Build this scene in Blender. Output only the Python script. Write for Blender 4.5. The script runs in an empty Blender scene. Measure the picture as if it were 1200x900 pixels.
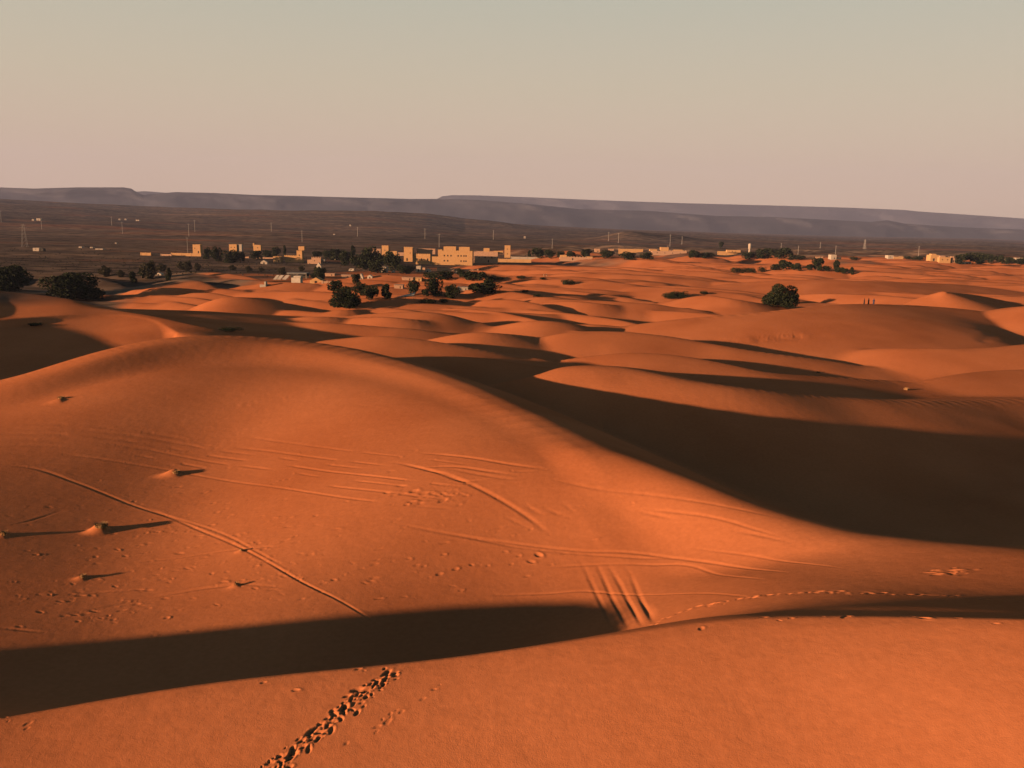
import bpy, math, random
import numpy as np
from mathutils import Matrix, Vector

COARSE = 1.0
R = math.radians
scene = bpy.context.scene
COL = scene.collection

# ------------------------------------------------------------------ camera
F, HC = 1000.0, 30.0                     # focal length in photo pixels, eye height over the plain (m)
PITCH, ROLL = R(10.5), R(1.2)
_R0 = np.array([1.0, 0, 0]); _U0 = np.array([0, math.sin(PITCH), math.cos(PITCH)])
FW = np.array([0, math.cos(PITCH), -math.sin(PITCH)])
RT = math.cos(ROLL) * _R0 + math.sin(ROLL) * _U0
UP = -math.sin(ROLL) * _R0 + math.cos(ROLL) * _U0

def ray(px, py):
    return FW + RT * ((px - 600) / F) + UP * ((450 - py) / F)

def at_z(px, py, z):
    """point of height z seen in the direction px, py"""
    d = ray(px, py)
    t = (z - HC) / d[2]
    return np.array([d[0] * t, d[1] * t, z])

def at_y(px, py, y):
    d = ray(px, py)
    t = y / d[1]
    return np.array([d[0] * t, y, HC + d[2] * t])

cam_d = bpy.data.cameras.new('camera')
cam = bpy.data.objects.new('camera', cam_d); COL.objects.link(cam)
M = Matrix.Identity(4)
for i in range(3):
    M[i][0], M[i][1], M[i][2] = RT[i], UP[i], -FW[i]
M[2][3] = HC
cam.matrix_world = M
cam_d.sensor_fit = 'HORIZONTAL'; cam_d.sensor_width = 36; cam_d.lens = 36 * F / 1200
cam_d.clip_start = 0.3; cam_d.clip_end = 60000
scene.camera = cam

# ------------------------------------------------------------------ light
SUN_EL, SUN_AZ = R(6.8), R(26.0)          # the sun stands left of the view and SUN_AZ behind it
SUNV = np.array([-math.cos(SUN_EL) * math.cos(SUN_AZ), -math.cos(SUN_EL) * math.sin(SUN_AZ), math.sin(SUN_EL)])
sd = bpy.data.lights.new('sun', 'SUN'); sun = bpy.data.objects.new('sun', sd); COL.objects.link(sun)
sun.rotation_euler = Vector(SUNV).to_track_quat('Z', 'Y').to_euler()
sun.location = (-200, -80, 120)
sd.energy = 5.0; sd.angle = R(0.6); sd.color = (1.0, 0.60, 0.34)

world = bpy.data.worlds.new('World'); scene.world = world; world.use_nodes = True
wn = world.node_tree; N = wn.nodes; L = wn.links; N.clear()
out = N.new('ShaderNodeOutputWorld'); bg = N.new('ShaderNodeBackground')
sky = N.new('ShaderNodeTexSky'); sky.sky_type = 'NISHITA'; sky.sun_disc = False
sky.sun_elevation = SUN_EL
sky.sun_rotation = math.atan2(SUNV[0], SUNV[1])
sky.altitude = 700; sky.air_density = 1.0; sky.dust_density = 3.0; sky.ozone_density = 1.5
# dusk tint of the sky by height over the horizon (dusty beige low, grey-green, dim blue overhead)
tc = N.new('ShaderNodeTexCoord'); sx = N.new('ShaderNodeSeparateXYZ'); L.new(tc.outputs['Generated'], sx.inputs[0])
cr = N.new('ShaderNodeValToRGB'); L.new(sx.outputs['Z'], cr.inputs[0])
E = cr.color_ramp.elements
SKYR = [(0.0, (.66, .465, .33)), (0.035, (.66, .465, .33)), (0.08, (.58, .435, .305)), (0.15, (.505, .43, .30)), (0.28, (.375, .40, .32)), (0.40, (.06, .10, .11)), (0.6,(.006,.032,.055)), (1.0, (.004, .026, .055))]
E[0].position, E[0].color = SKYR[0][0], (*SKYR[0][1], 1); E[1].position, E[1].color = SKYR[-1][0], (*SKYR[-1][1], 1)
for p, c in SKYR[1:-1]:
    e = E.new(p); e.color = (*c, 1)
mixs = N.new('ShaderNodeMix'); mixs.data_type = 'RGBA'; mixs.inputs[0].default_value = 0.94
sc_ = N.new('ShaderNodeVectorMath'); sc_.operation = 'SCALE'; sc_.inputs['Scale'].default_value = 0.10
L.new(sky.outputs[0], sc_.inputs[0])
sc2 = N.new('ShaderNodeVectorMath'); sc2.operation = 'SCALE'; sc2.inputs['Scale'].default_value = 0.455
L.new(cr.outputs[0], sc2.inputs[0])
L.new(sc_.outputs[0], mixs.inputs[6]); L.new(sc2.outputs[0], mixs.inputs[7])
sc3 = N.new('ShaderNodeVectorMath'); sc3.operation = 'SCALE'; sc3.inputs['Scale'].default_value = 10.0
L.new(mixs.outputs[2], sc3.inputs[0]); L.new(sc3.outputs[0], bg.inputs[0])
bg.inputs[1].default_value = 0.1
L.new(bg.outputs[0], out.inputs[0])

scene.render.engine = 'CYCLES'
scene.view_settings.view_transform = 'Standard'; scene.view_settings.look = 'None'
scene.view_settings.exposure = 1.50; scene.view_settings.gamma = 1
scene.cycles.use_denoising = True
scene.cycles.max_bounces = 5; scene.cycles.diffuse_bounces = 0; scene.cycles.volume_bounces = 0
scene.render.film_transparent = False

# ------------------------------------------------------------------ numpy noise
_rng = np.random.RandomState(7)
_tab = _rng.rand(256, 256).astype(np.float32)
def vnoise(x, y):
    xi = np.floor(x).astype(np.int64); yi = np.floor(y).astype(np.int64)
    fx = (x - xi).astype(np.float32); fy = (y - yi).astype(np.float32)
    fx = fx * fx * (3 - 2 * fx); fy = fy * fy * (3 - 2 * fy)
    a = _tab[xi & 255, yi & 255]; b = _tab[(xi + 1) & 255, yi & 255]
    c = _tab[xi & 255, (yi + 1) & 255]; d = _tab[(xi + 1) & 255, (yi + 1) & 255]
    return (a + (b - a) * fx) * (1 - fy) + (c + (d - c) * fx) * fy - 0.5
def fbm(x, y, o=3, g=0.5):
    s = 0; a = 1.0
    for i in range(o):
        s = s + a * vnoise(x * 2 ** i + 17.3 * i, y * 2 ** i + 5.1 * i); a *= g
    return s
def sstep(x, a, b):
    t = np.clip((x - a) / (b - a), 0, 1)
    return t * t * (3 - 2 * t)
def smax(a, b, k):
    h = np.clip(0.5 + 0.5 * (a - b) / k, 0, 1)
    return b + (a - b) * h + k * h * (1 - h)

# ------------------------------------------------------------------ dune ridges
RIDGES = []
def ridge(pts, near=.12, far=.5, rn=3.0, rf=1.0, k=.8, world=False, n=None, kmin=-2, smooth=None, name='', far2=None):
    """crest polyline listed left to right; near/far are the slopes on its two sides, rn/rf how round the brink is"""
    P = [np.array(p[1:], float) if p[0] == 'w' else (np.array(p, float) if world else at_z(*p)) for p in pts]
    P = np.array(P)
    # catmull-rom resample
    m = n or max(7 * (len(P) - 1), 4)
    if len(P) > 2:
        Q = []
        e0 = 2 * P[0] - P[1]; e1 = 2 * P[-1] - P[-2]
        PP = np.vstack([e0, P, e1])
        for u in np.linspace(0, len(P) - 1, m + 1):
            i = min(int(u), len(P) - 2); t = u - i
            p0, p1, p2, p3 = PP[i], PP[i + 1], PP[i + 2], PP[i + 3]
            Q.append(.5 * (2 * p1 + (p2 - p0) * t + (2 * p0 - 5 * p1 + 4 * p2 - p3) * t * t + (3 * p1 - p0 - 3 * p2 + p3) * t ** 3))
        P = np.array(Q)
        if True:
            for _ in range(smooth if smooth is not None else 8):
                P[1:-1] = .25 * P[:-2] + .5 * P[1:-1] + .25 * P[2:]
    reach = 1.0
    RIDGES.append(dict(name=name, far2=far if far2 is None else far2, P=P, near=near, far=far, rn=rn, rf=rf, k=k, kmin=kmin))

def eval_ridge(rg, x, y, h):
    P = rg['P']
    zmax = P[:, 2].max() - rg['kmin']
    s_ = min(rg['near'], rg['far'])
    rr = max(rg['rn'], rg['rf'])
    reach = zmax / s_ + rr + 5
    rN = zmax / rg['near'] + rg['rn'] + 5; rF = zmax / rg['far'] + rg['rf'] + 5
    rx = max(rN, rF)
    m = (x > P[:, 0].min() - rx) & (x < P[:, 0].max() + rx) & (y > P[:, 1].min() - rx) & (y < P[:, 1].max() + rx)
    idx = np.nonzero(m)[0]
    if idx.size == 0: return
    X = x[idx]; Y = y[idx]
    bd = np.full(X.shape, 1e12, np.float32); bz = np.zeros_like(bd); bs = np.zeros_like(bd); nP = len(P) - 1
    e2 = (1.3 * np.linalg.norm(P[-1] - P[0]) / nP) ** 2
    W = np.zeros_like(bd); WZ = np.zeros_like(bd); WT = np.zeros_like(bd)
    two = rg['far2'] != rg['far']
    for i in range(len(P)):
        w = (e2 / ((X - P[i, 0]) ** 2 + (Y - P[i, 1]) ** 2 + e2)) ** 5
        W += w; WZ += w * P[i, 2]
        if two: WT += w * (i / nP)
    for i in range(len(P) - 1):
        ax, ay, az = P[i]; bx, by, bz_ = P[i + 1]
        dx, dy = bx - ax, by - ay; l2 = dx * dx + dy * dy; ln = math.sqrt(l2)
        t = np.clip(((X - ax) * dx + (Y - ay) * dy) / l2, 0, 1)
        ex = X - (ax + t * dx); ey = Y - (ay + t * dy)
        d2 = ex * ex + ey * ey
        w = d2 < bd
        bd = np.where(w, d2, bd)
        side = (dx * ey - dy * ex) / ln            # >0 : left of the crest = far side
        lo = -1e9 if i > 0 else 0.0; hi = 1e9 if i < len(P) - 2 else 1.0
        tr = ((X - ax) * dx + (Y - ay) * dy) / l2
        endc = (tr < lo) | (tr > hi)               # beyond the end of the crest: blend both slopes
        side = np.where(endc, side / np.sqrt(d2 + 1e-6), np.sign(side))
        bs = np.where(w, side, bs)
    d = np.sqrt(bd) + 1e-4
    q = sstep(bs, -.8, .8)
    bz = WZ / W
    fs = rg['far'] + (rg['far2'] - rg['far']) * sstep(WT / W, .55, .8) if two else rg['far']
    sl = rg['near'] * (1 - q) + fs * q
    r_ = rg['rn'] * (1 - q) + rg['rf'] * q
    c = bz - sl * (np.sqrt(d * d + r_ * r_) - r_)
    h[idx] = smax(h[idx], c.astype(np.float32), rg['k'])

# foreground dune
ridge([('w',-150,-6,13.4),('w',-80,18.5,13.7),('w',-45,28,14.2),(-300,880,13.15),(-100,862,12.6),(0,847,12.6),(150,815,13.1),(300,796,13.5),(400,787,13.8),(500,778,14),(600,765,14.4),(700,748,14.9),(800,736,15.3),(850,728,15.6),(900,724,15.8),(1000,724,16.2),(1200,727,17),(1400,735,18)],
      near=.175, far=.62, rn=2.2, rf=.35, k=.5, n=90, smooth=30, name='fore', far2=.42)
# big dune in the middle
ridge([(-300,500,5),(-100,470,7),(0,447,8.6),(50,437,9.8),(100,415,11.4),(170,398,12.8),(230,390,13.0),(300,392,12.3),(400,402,11.4),(480,425,10.6),(560,455,10.1),(620,485,11.3),(700,530,12.3),(800,580,12.4),(900,615,12.0),(1000,640,11.8),(1200,668,12.8),(1400,690,13.6)],
      near=.28, far=.50, rn=12, rf=5, k=2, n=90, smooth=50, name='main')
# dune west of the hollow, outside the frame: throws the hollow into shade
ridge([(-138,95,15),(-138,130,15),(-142,170,13.5),(-150,200,11)], near=.5, far=.15, rn=1, rf=6, k=1, world=True)
# brink behind the hollow
ridge([(-120,378,9.6),(0,374,9.6),(50,371,9.5),(100,369,9.4),(150,370,9.2),(185,377,8.9),(208,389,8.4)], near=.6, far=.22, rn=.5, rf=8, k=.5)
ridge([(60,362,9.8),(130,364,9.6),(180,372,9.2),(230,382,8.7),(300,392,6.6),(380,400,4)], near=.15, far=.45, rn=3, rf=1, k=.5)
ridge([(-250,350,13),(-100,343,13),(0,341,12.7),(50,345,12),(95,354,11),(115,362,9)], near=.12, far=.5, rn=3, rf=1, k=.8)
# dune beyond the wide shadow
ridge([(535,458,4),(600,447,7.4),(640,437,9.2),(680,429,10.1),(740,432,10),(800,445,9.2),(880,456,8.4),(960,464,7.0),(1040,470,6.0),(1120,470,4.8),(1200,468,3.8),(1330,465,3.2)], near=.30, far=.17, rn=3, rf=1.5, k=.8)
ridge([(600,432,2.5),(660,422,4.8),(720,414,6.6),(780,415,7.2),(840,424,6.8),(900,437,6),(960,441,5.2),(1040,446,4)], near=.12, far=.40, rn=4, rf=.8, k=.6)
ridge([(500,410,2.5),(560,404,4),(610,401,5),(655,391,7),(700,388,7.6),(760,391,7.6),(820,400,6.8),(880,411,6),(960,421,5),(1010,429,4)], near=.16, far=.40, rn=3, rf=.8, k=.6)
ridge([(370,401,4.5),(410,396,7),(450,394,8.2),(500,399,8),(560,409,7),(620,419,5.4)], near=.15, far=.45, rn=3, rf=.8, k=.5)
ridge([(470,421,5),(500,418,6.8),(560,419,7.4),(620,428,6.6),(670,434,5.4)], near=.15, far=.35, rn=3, rf=.8, k=.5)
ridge([(500,399,4.5),(545,390,7),(580,390,7.4),(630,395,6)], near=.2, far=.5, rn=2, rf=.6, k=.5)
ridge([(400,371,4),(440,367,6.5),(480,365,7.2),(520,368,7),(560,378,5)], near=.2, far=.5, rn=2, rf=.6, k=.5)
ridge([(580,383,4.5),(620,376,6.6),(660,377,6.8),(700,384,5)], near=.2, far=.5, rn=2, rf=.6, k=.5)
# large dome dune on the right
ridge([(680,388,2.5),(740,380,5),(800,372,7.5),(900,364,9.6),(975,356,11),(1050,356,10),(1130,362,8.6),(1200,371,7.2),(1330,390,5.5)], near=.14, far=.45, rn=9, rf=2, k=1)
ridge([(960,418,2),(1000,411,4.6),(1040,408,6.2),(1080,408,6.8),(1160,409,7.0),(1200,405,7.6),(1330,398,8.6)], near=.22, far=.3, rn=3, rf=2, k=.7)
ridge([(990,472,1.8),(1030,460,2.8),(1100,444,4.4),(1150,436,5),(1200,434,5.3),(1330,428,6)], near=.12, far=.4, rn=4, rf=.8, k=.5)
ridge([(325,377,3.5),(350,371,6),(400,372,6),(450,376,4)], near=.3, far=.5, rn=2, rf=.6, k=.5)
ridge([(372,368,4),(400,362,6.5),(440,366,5),(470,371,3)], near=.3, far=.5, rn=2, rf=.6, k=.5)
ridge([(384,376,4),(430,371,6.5),(480,374,6.5),(530,381,4.5),(560,386,3)], near=.3, far=.5, rn=2, rf=.6, k=.5)
ridge([(290,376,2.5),(320,372,4.5),(360,377,4),(395,383,2.5)], near=.3, far=.5, rn=2, rf=.6, k=.5)
# further dunes that can be told apart
ridge([(1060,361,3.8),(1085,350,7.5),(1108,341,11.2),(1112,352,8.2),(1120,362,4.5)], near=.25, far=.25, rn=.6, rf=.6, k=.4)
ridge([(1105,342,10.8),(1140,345,9.0),(1175,352,6.8),(1200,356,6.0)], near=.26, far=.5, rn=1.5, rf=.6, k=.4)
ridge([(1150,370,4.5),(1180,361,9.0),(1215,357,11.2),(1300,356,12.0)], near=.26, far=.4, rn=2, rf=.8, k=.4)
ridge([(790,352,3.0),(825,345,6.8),(860,350,6.8),(910,358,4.5)], near=.26, far=.5, rn=1.5, rf=.6, k=.4)
ridge([(870,332,3.0),(940,328,6.0),(1000,329,6.8),(1080,331,6.0),(1130,334,4.5)], near=.12, far=.4, rn=4, rf=.6, k=.4)
ridge([(620,357,3.0),(660,352,5.4),(700,355,5.4),(740,360,3.8)], near=.26, far=.5, rn=1.5, rf=.6, k=.4)
ridge([(590,352,3.0),(640,347,5.4),(690,352,3.9)], near=.26, far=.5, rn=1.5, rf=.6, k=.4)
ridge([(225,360,4.5),(262,347,8),(300,349,7.6),(340,355,6),(380,362,4)], near=.26, far=.5, rn=1.5, rf=.6, k=.4)
ridge([(150,337,2.2),(180,333,4.2),(210,334,4.2),(260,339,3.0)], near=.26, far=.5, rn=1.5, rf=.6, k=.4)
ridge([(205,328,2.2),(240,324,3.9),(290,328,3.9),(340,337,3.0)], near=.26, far=.5, rn=1.5, rf=.6, k=.4)
ridge([(240,339,2.2),(300,340,3.9),(380,344,4.5),(450,350,3.8)], near=.22, far=.5, rn=1.5, rf=.6, k=.4)
ridge([(450,352,2.2),(540,350,4.2),(600,356,3.6)], near=.22, far=.5, rn=1.5, rf=.6, k=.4)
# the field of small dunes out to the village
rnd = random.Random(11)
for i in range(420):
    if i < 150:
        yy = rnd.uniform(200, 640); xx = rnd.uniform(-.75, .8) * yy
    elif i < 235:
        yy = rnd.uniform(190, 430); xx = rnd.uniform(-.42, .08) * yy
    else:
        yy = rnd.uniform(450, 1250); xx = rnd.uniform(-.02, .8) * yy
    u = xx / yy
    if u < -.18 and yy > 400: continue
    if -.30 < u < .0 and yy > 420: continue
    if -.18 < u < .02 and yy > 420: continue
    if u < .05 and yy > 600: continue
    if u < -.25 and yy < 240: continue
    hh = rnd.uniform(2.0, 6.2) * (1.15 if yy > 600 else 1)
    ln = rnd.uniform(14, 42) * (1 + yy / 900)
    a = rnd.gauss(R(-28), R(13))
    c, s = math.cos(a), math.sin(a)
    bend = rnd.uniform(-.28, .1) * ln
    pts = []
    for q in (-1, -.5, 0, .5, 1):
        o = bend * (1 - q * q)
        pts.append((xx + c * q * ln - s * o, yy + s * q * ln + c * o, hh * (1 - .65 * q * q) + rnd.uniform(-.15, .15)))
    ridge(pts, near=rnd.uniform(.17, .34), far=rnd.uniform(.4, .55), rn=rnd.uniform(1, 3), rf=.5, k=.35, world=True, n=6, kmin=0, smooth=0)

FLOOR_PTS = [
 (-60,20,9,25),(-30,15,11,14),(0,12,11,12),(30,15,14,14),(60,25,14,20),(0,-30,12,30),(-60,-40,10,40),(60,-40,14,40),
 (-70,45,6.6,18),(-45,48,5.5,9),(-28,48,4.7,8),(-12,47,3.9,8),(3,44,2.5,8),(29,38,12.1,7),(42,38,14,9),(-32,66,5.0,9),(-14,64,4.3,9),(-55,68,6.2,12),(-45,82,5.8,9),(40,40,9,10),(60,35,10,15),
 (-60,130,3,25),(-80,170,2.5,22),(-100,210,4,20),
 (20,95,.8,18),(50,90,.5,18),(80,90,.3,20),(45,110,.4,16),(0,120,2,14),(80,118,.7,20),
 (-100,100,9,20),(-20,170,1,30),(50,170,1.5,30),(120,180,2,40),(-60,230,0.5,30),(0,300,0,60),(150,300,0.5,60),(-100,320,0,50),(-200,250,4,50),
]
HILLS = [
 (-640, 3300, 26, 420, 380), (-300, 3500, 18, 260, 300), (-90, 3400, 8, 130, 200),
 (270, 2100, 16, 60, 120), (370, 2150, 13, 80, 120), (-900, 1800, 8, 200, 120), (520, 2600, 7, 200, 120), (900, 2300, 8, 250, 120), (-400, 1500, 5, 250, 60), (-150,1700,6,260,70),
]

def VALLEY(x, y, h):
    # the trough behind the near dune and the shelf that closes it on the right
    Q = [r for r in RIDGES if r['name'] == 'fore'][0]['P']
    m = (y > 20) & (y < 90) & (x > -130) & (x < 60)
    i = np.nonzero(m)[0]
    if i.size == 0: return h
    X, Y, Hh = x[i], y[i], h[i]
    yf = np.interp(X, Q[:, 0], Q[:, 1])
    sp = lambda t, w: .5 * (t + np.sqrt(t * t + w * w))          # rounded max(t, 0)
    top = 5.7 + .22 * sp(Y - 53, 2) + .35 * sp(Y - 60, 4) + .035 * np.maximum(Y - 46, 0) + .10 * sp(X - 1, 4) + .28 * sp(X - 8, 4) + .02 * np.maximum(-X - 20, 0) + .95 * sp(yf + 12 - Y, 1)
    Hh = -smax(-Hh, -top, 2.2)
    low = 14.4 - .23 * (Y - 34) + .05 * (X - 14) - .46 * sp(12.5 - X, 4) - .8 * sp(Y - 48, 3) - .6 * sp(yf + 2.5 - Y, 1)
    Hh = smax(Hh, low, 2.4)
    h[i] = Hh
    return h

def SMOOTH_MASKS(x, y):
    # broad smooth faces: the big dune's and the near dune's, not their brinks
    P = [r for r in RIDGES if r['name'] == 'main'][0]['P']; Q = [r for r in RIDGES if r['name'] == 'fore'][0]['P']
    yc = np.interp(x, P[:, 0], P[:, 1]); yf = np.interp(x, Q[:, 0], Q[:, 1])
    m = sstep(y, yf + 3.5, yf + 7) * (1 - sstep(y, yc - 14, yc - 3)) * (x < 60)
    f = sstep(yf - y, .5, 3) * (y > 12)
    return m.astype(np.float32), f.astype(np.float32)


# floor control points (x, y, z), gaussian weighted
FLOOR = FLOOR_PTS
def floor_h(x, y):
    ws = 1e-6; s = 0
    for (fx, fy, fz, sg) in FLOOR:
        w = np.exp(-((x - fx) ** 2 + (y - fy) ** 2) / (2 * sg * sg)).astype(np.float32)
        ws = ws + w; s = s + w * fz
    base = s / ws
    conf = np.clip(ws * 6, 0, 1)
    return base * conf

FAR_PX = np.array([-400, 0, 200, 380, 440, 500, 545, 600, 700, 800, 900, 1000, 1150, 1200, 1600])
FAR_PY = np.array([231, 237, 245, 249, 250.5, 255, 261, 262.5, 268, 272, 276, 279, 281.5, 284, 293])
FAR_U = []; FAR_T = []
for a, b in zip(FAR_PX, FAR_PY):
    d = ray(a, b); FAR_U.append(d[0] / d[1]); FAR_T.append(d[2] / d[1])

def height(x, y, small=True):
    shp = x.shape
    x = x.ravel().astype(np.float32); y = y.ravel().astype(np.float32)
    rr = np.sqrt(x * x + y * y)
    h = floor_h(x, y)
    for rg in RIDGES: eval_ridge(rg, x, y, h)
    h = VALLEY(x, y, h)
    # the stony plain rising towards the far left
    U = x / np.maximum(y, 1.0)
    t = np.interp(U, FAR_U, FAR_T)
    zf = HC + 5200 * t
    k = sstep(rr, 1300, 5200) * (y > 0)
    far = zf * k
    amp = sstep(rr, 750, 2200)
    far = far + amp * (fbm(x / 420, y / 300, 4) * (5 + rr * .0022) * (1 - .75 * sstep(rr, 4000, 5200)))
    for (hx, hy, hz, sx_, sy_) in HILLS:
        far = far + hz * np.exp(-((x - hx) / sx_) ** 2 - ((y - hy) / sy_) ** 2)
    h = h + far
    h = h + sstep(rr, 5200, 7000) * 0
    h = h + 0.10 * fbm(x / 9, y / 7, 2) * sstep(rr, 25, 60) + .7 * fbm(x / 55, y / 38, 2) * sstep(rr, 140, 260)
    return h.reshape(shp)


# ------------------------------------------------------------------ ground mesh
def make_rows(c):
    r = [1.5]
    while r[-1] < 9500:
        d = r[-1]
        st = max(.15 * 1 if d < 14 else .9 * d * d / 20000 * c * (.62 if d < 95 else 1), 0)
        st = min(st, (.0040 if d < 1400 else .0075) * d * c)
        st = max(st, .02)
        if d < 14: st = .35
        r.append(d + st)
    return np.array(r)
def make_cols(c):
    a = list(np.arange(-.84, .84, .00115 * c))       # tangent of the bearing, inside the frame
    th = list(np.arctan(a))
    st = .0015
    t = th[-1]; ext = []
    while t < math.pi:
        st = min(st * 1.04, R(2.5)); t += st; ext.append(t)
    ext = [e for e in ext if e < math.pi - R(1)]
    t = th[0]; st = .0015; exl = []
    while t > -math.pi:
        st = min(st * 1.03, R(2.5)); t -= st; exl.append(t)
    exl = [e for e in exl if e > -math.pi + R(1)]
    return np.array(exl[::-1] + th + ext)

def grid_mesh(name, X, Y, Z, wrap=False):
    nr, nc = X.shape
    me = bpy.data.meshes.new(name)
    co = np.stack([X, Y, Z], -1).reshape(-1, 3).astype(np.float32)
    i = np.arange(nr - 1)[:, None] * nc; j = np.arange(nc - 1)[None, :]
    a = i + j
    q = np.stack([a, a + 1, a + nc + 1, a + nc], -1).reshape(-1, 4)
    if wrap:
        k = np.arange(nr - 1) * nc
        q = np.vstack([q, np.stack([k + nc - 1, k, k + nc, k + 2 * nc - 1], -1)])
    nf = len(q)
    me.vertices.add(len(co)); me.vertices.foreach_set('co', co.ravel())
    me.loops.add(nf * 4); me.loops.foreach_set('vertex_index', q.ravel().astype(np.int32))
    me.polygons.add(nf)
    me.polygons.foreach_set('loop_start', np.arange(0, nf * 4, 4, dtype=np.int32))
    me.polygons.foreach_set('use_smooth', np.ones(nf, bool))
    me.update(calc_edges=True)
    return me

import time as _t
_t0 = _t.time()
rows = make_rows(COARSE); cols = make_cols(COARSE)
TH, RR = np.meshgrid(cols, rows)
GX = (np.sin(TH) * RR).astype(np.float32); GY = (np.cos(TH) * RR).astype(np.float32)
GZ = height(GX, GY)

def blur_rows(A, n, axis):
    """running mean, n cells each way"""
    pad = [(0, 0), (0, 0)]; pad[axis] = (n + 1, n)
    c = np.cumsum(np.pad(A.astype(np.float64), pad, mode='edge'), axis=axis)
    k = 2 * n + 1
    if axis == 0: return (c[k:] - c[:-k]) / k
    return (c[:, k:] - c[:, :-k]) / k
wm, wf = SMOOTH_MASKS(GX, GY)
_u = np.tan(np.clip(TH, -1.4, 1.4)); _e = (sstep(_u, -.71, -.64) * (1 - sstep(_u, .68, .76))).astype(np.float32); wm = wm * _e; wf = wf * _e
def soft(A, w, a, b, n=2):
    B = A
    for _ in range(n):
        B = blur_rows(B, max(int(a / COARSE * (1.5 if n == 2 else 1)), 1), 0); B = blur_rows(B, max(int(b / COARSE), 1), 1)
    return (A * (1 - w) + B * w).astype(np.float32)
GZ = soft(GZ, wm, 22, 45, 2)
GZ = soft(GZ, wf, 40, 60, 2)
# the slope the photographer stands on
cone = HC - 1.7 - 1.15 * RR
GZ = smax(GZ, cone.astype(np.float32), .6)
print('gridA', GX.shape, round(_t.time() - _t0, 1), 's')

def ground_z(x, y):
    x = np.atleast_1d(np.asarray(x, float)); y = np.atleast_1d(np.asarray(y, float))
    r = np.hypot(x, y); th = np.arctan2(x, y)
    i = np.clip(np.searchsorted(rows, r) - 1, 0, len(rows) - 2); j = np.clip(np.searchsorted(cols, th) - 1, 0, len(cols) - 2)
    a = np.clip((r - rows[i]) / (rows[i + 1] - rows[i]), 0, 1); b = np.clip((th - cols[j]) / (cols[j + 1] - cols[j]), 0, 1)
    z = (GZ[i, j] * (1 - a) + GZ[i + 1, j] * a) * (1 - b) + (GZ[i, j + 1] * (1 - a) + GZ[i + 1, j + 1] * a) * b
    return z
def hit(px, py):
    """where the line of sight through a photo pixel meets the ground"""
    d = ray(px, py)
    r = np.concatenate([np.arange(12, 140, .05), np.arange(140, 700, .25), np.geomspace(700, 8500, 1500)])
    t = r / d[1]; x = d[0] * t; y = d[1] * t; z = HC + d[2] * t
    hh = ground_z(x, y)
    b = np.nonzero(z <= hh)[0]
    i = b[0] if len(b) else len(r) - 1
    return np.array([x[i], y[i], hh[i]])

# ------------------------------------------------------------------ tracks, footprints and hummocks pressed into the sand
SMOOTHZ = GZ.copy()
def path_pts(pix, step):
    """pixel polyline laid on the ground and resampled every step metres"""
    P = np.array([hit(a, b) for a, b in pix])
    Q = [P[0]]
    PP = np.vstack([2 * P[0] - P[1], P, 2 * P[-1] - P[-2]])
    D = []
    for i in range(1, len(PP) - 2):
        p0, p1, p2, p3 = PP[i - 1:i + 3]
        for t in np.linspace(0, 1, 24, endpoint=False):
            D.append(.5 * (2 * p1 + (p2 - p0) * t + (2 * p0 - 5 * p1 + 4 * p2 - p3) * t * t + (3 * p1 - p0 - 3 * p2 + p3) * t ** 3))
    D.append(P[-1]); D = np.array(D)[:, :2]
    L_ = np.r_[0, np.cumsum(np.hypot(*np.diff(D, axis=0).T))]
    s_ = np.arange(0, L_[-1], step)
    return np.stack([np.interp(s_, L_, D[:, 0]), np.interp(s_, L_, D[:, 1])], 1)
def cells(x0, x1, y0, y1):
    r = np.hypot([x0, x1, x0, x1], [y0, y0, y1, y1]); th = np.arctan2([x0, x1, x0, x1], [y0, y0, y1, y1])
    i0 = max(np.searchsorted(rows, r.min()) - 2, 0); i1 = np.searchsorted(rows, r.max()) + 2
    j0 = max(np.searchsorted(cols, th.min()) - 2, 0); j1 = np.searchsorted(cols, th.max()) + 2
    return slice(i0, i1), slice(j0, j1)
DZ = np.zeros_like(GZ); DENT = .55; RUT = .62; BERM = .25
trk = random.Random(5)
def rut(pix, width=.22, depth=.07, berm=.6, wob=.04, fade=True, brk=0.0):
    P = path_pts(pix, .5)
    n = len(P)
    ph = trk.random() * 50
    for i in range(n - 1):
        a, b = P[i], P[i + 1]
        on = vnoise(np.array([i * .5 / 3.0 + ph]), np.array([3.3]))[0] + .5
        if on < brk: continue
        g = (min(1, i / 6, (n - 1 - i) / 6) if fade else 1) * (min(1, (on - brk) / .15) if brk else 1)
        dpt = RUT * depth * (.6 + .8 * on) * g
        dist = math.hypot(*a); wd = max(width, .62 * dist * dist / 24000); dpt *= (width / wd) ** .5
        m = wd * 3 + .3
        sl = cells(min(a[0], b[0]) - m, max(a[0], b[0]) + m, min(a[1], b[1]) - m, max(a[1], b[1]) + m)
        X, Y = GX[sl], GY[sl]
        dx, dy = b - a; l2 = dx * dx + dy * dy
        t = ((X - a[0]) * dx + (Y - a[1]) * dy) / l2
        d = ((X - a[0]) * dy - (Y - a[1]) * dx) / math.sqrt(l2)
        q = d / wd
        v = dpt * (-np.exp(-q * q) + BERM * berm * np.exp(-(np.abs(q) - 1.7) ** 2 * 1.6))
        v = np.where((t >= 0) & (t < 1), v, 0)
        DZ[sl] += v
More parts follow.
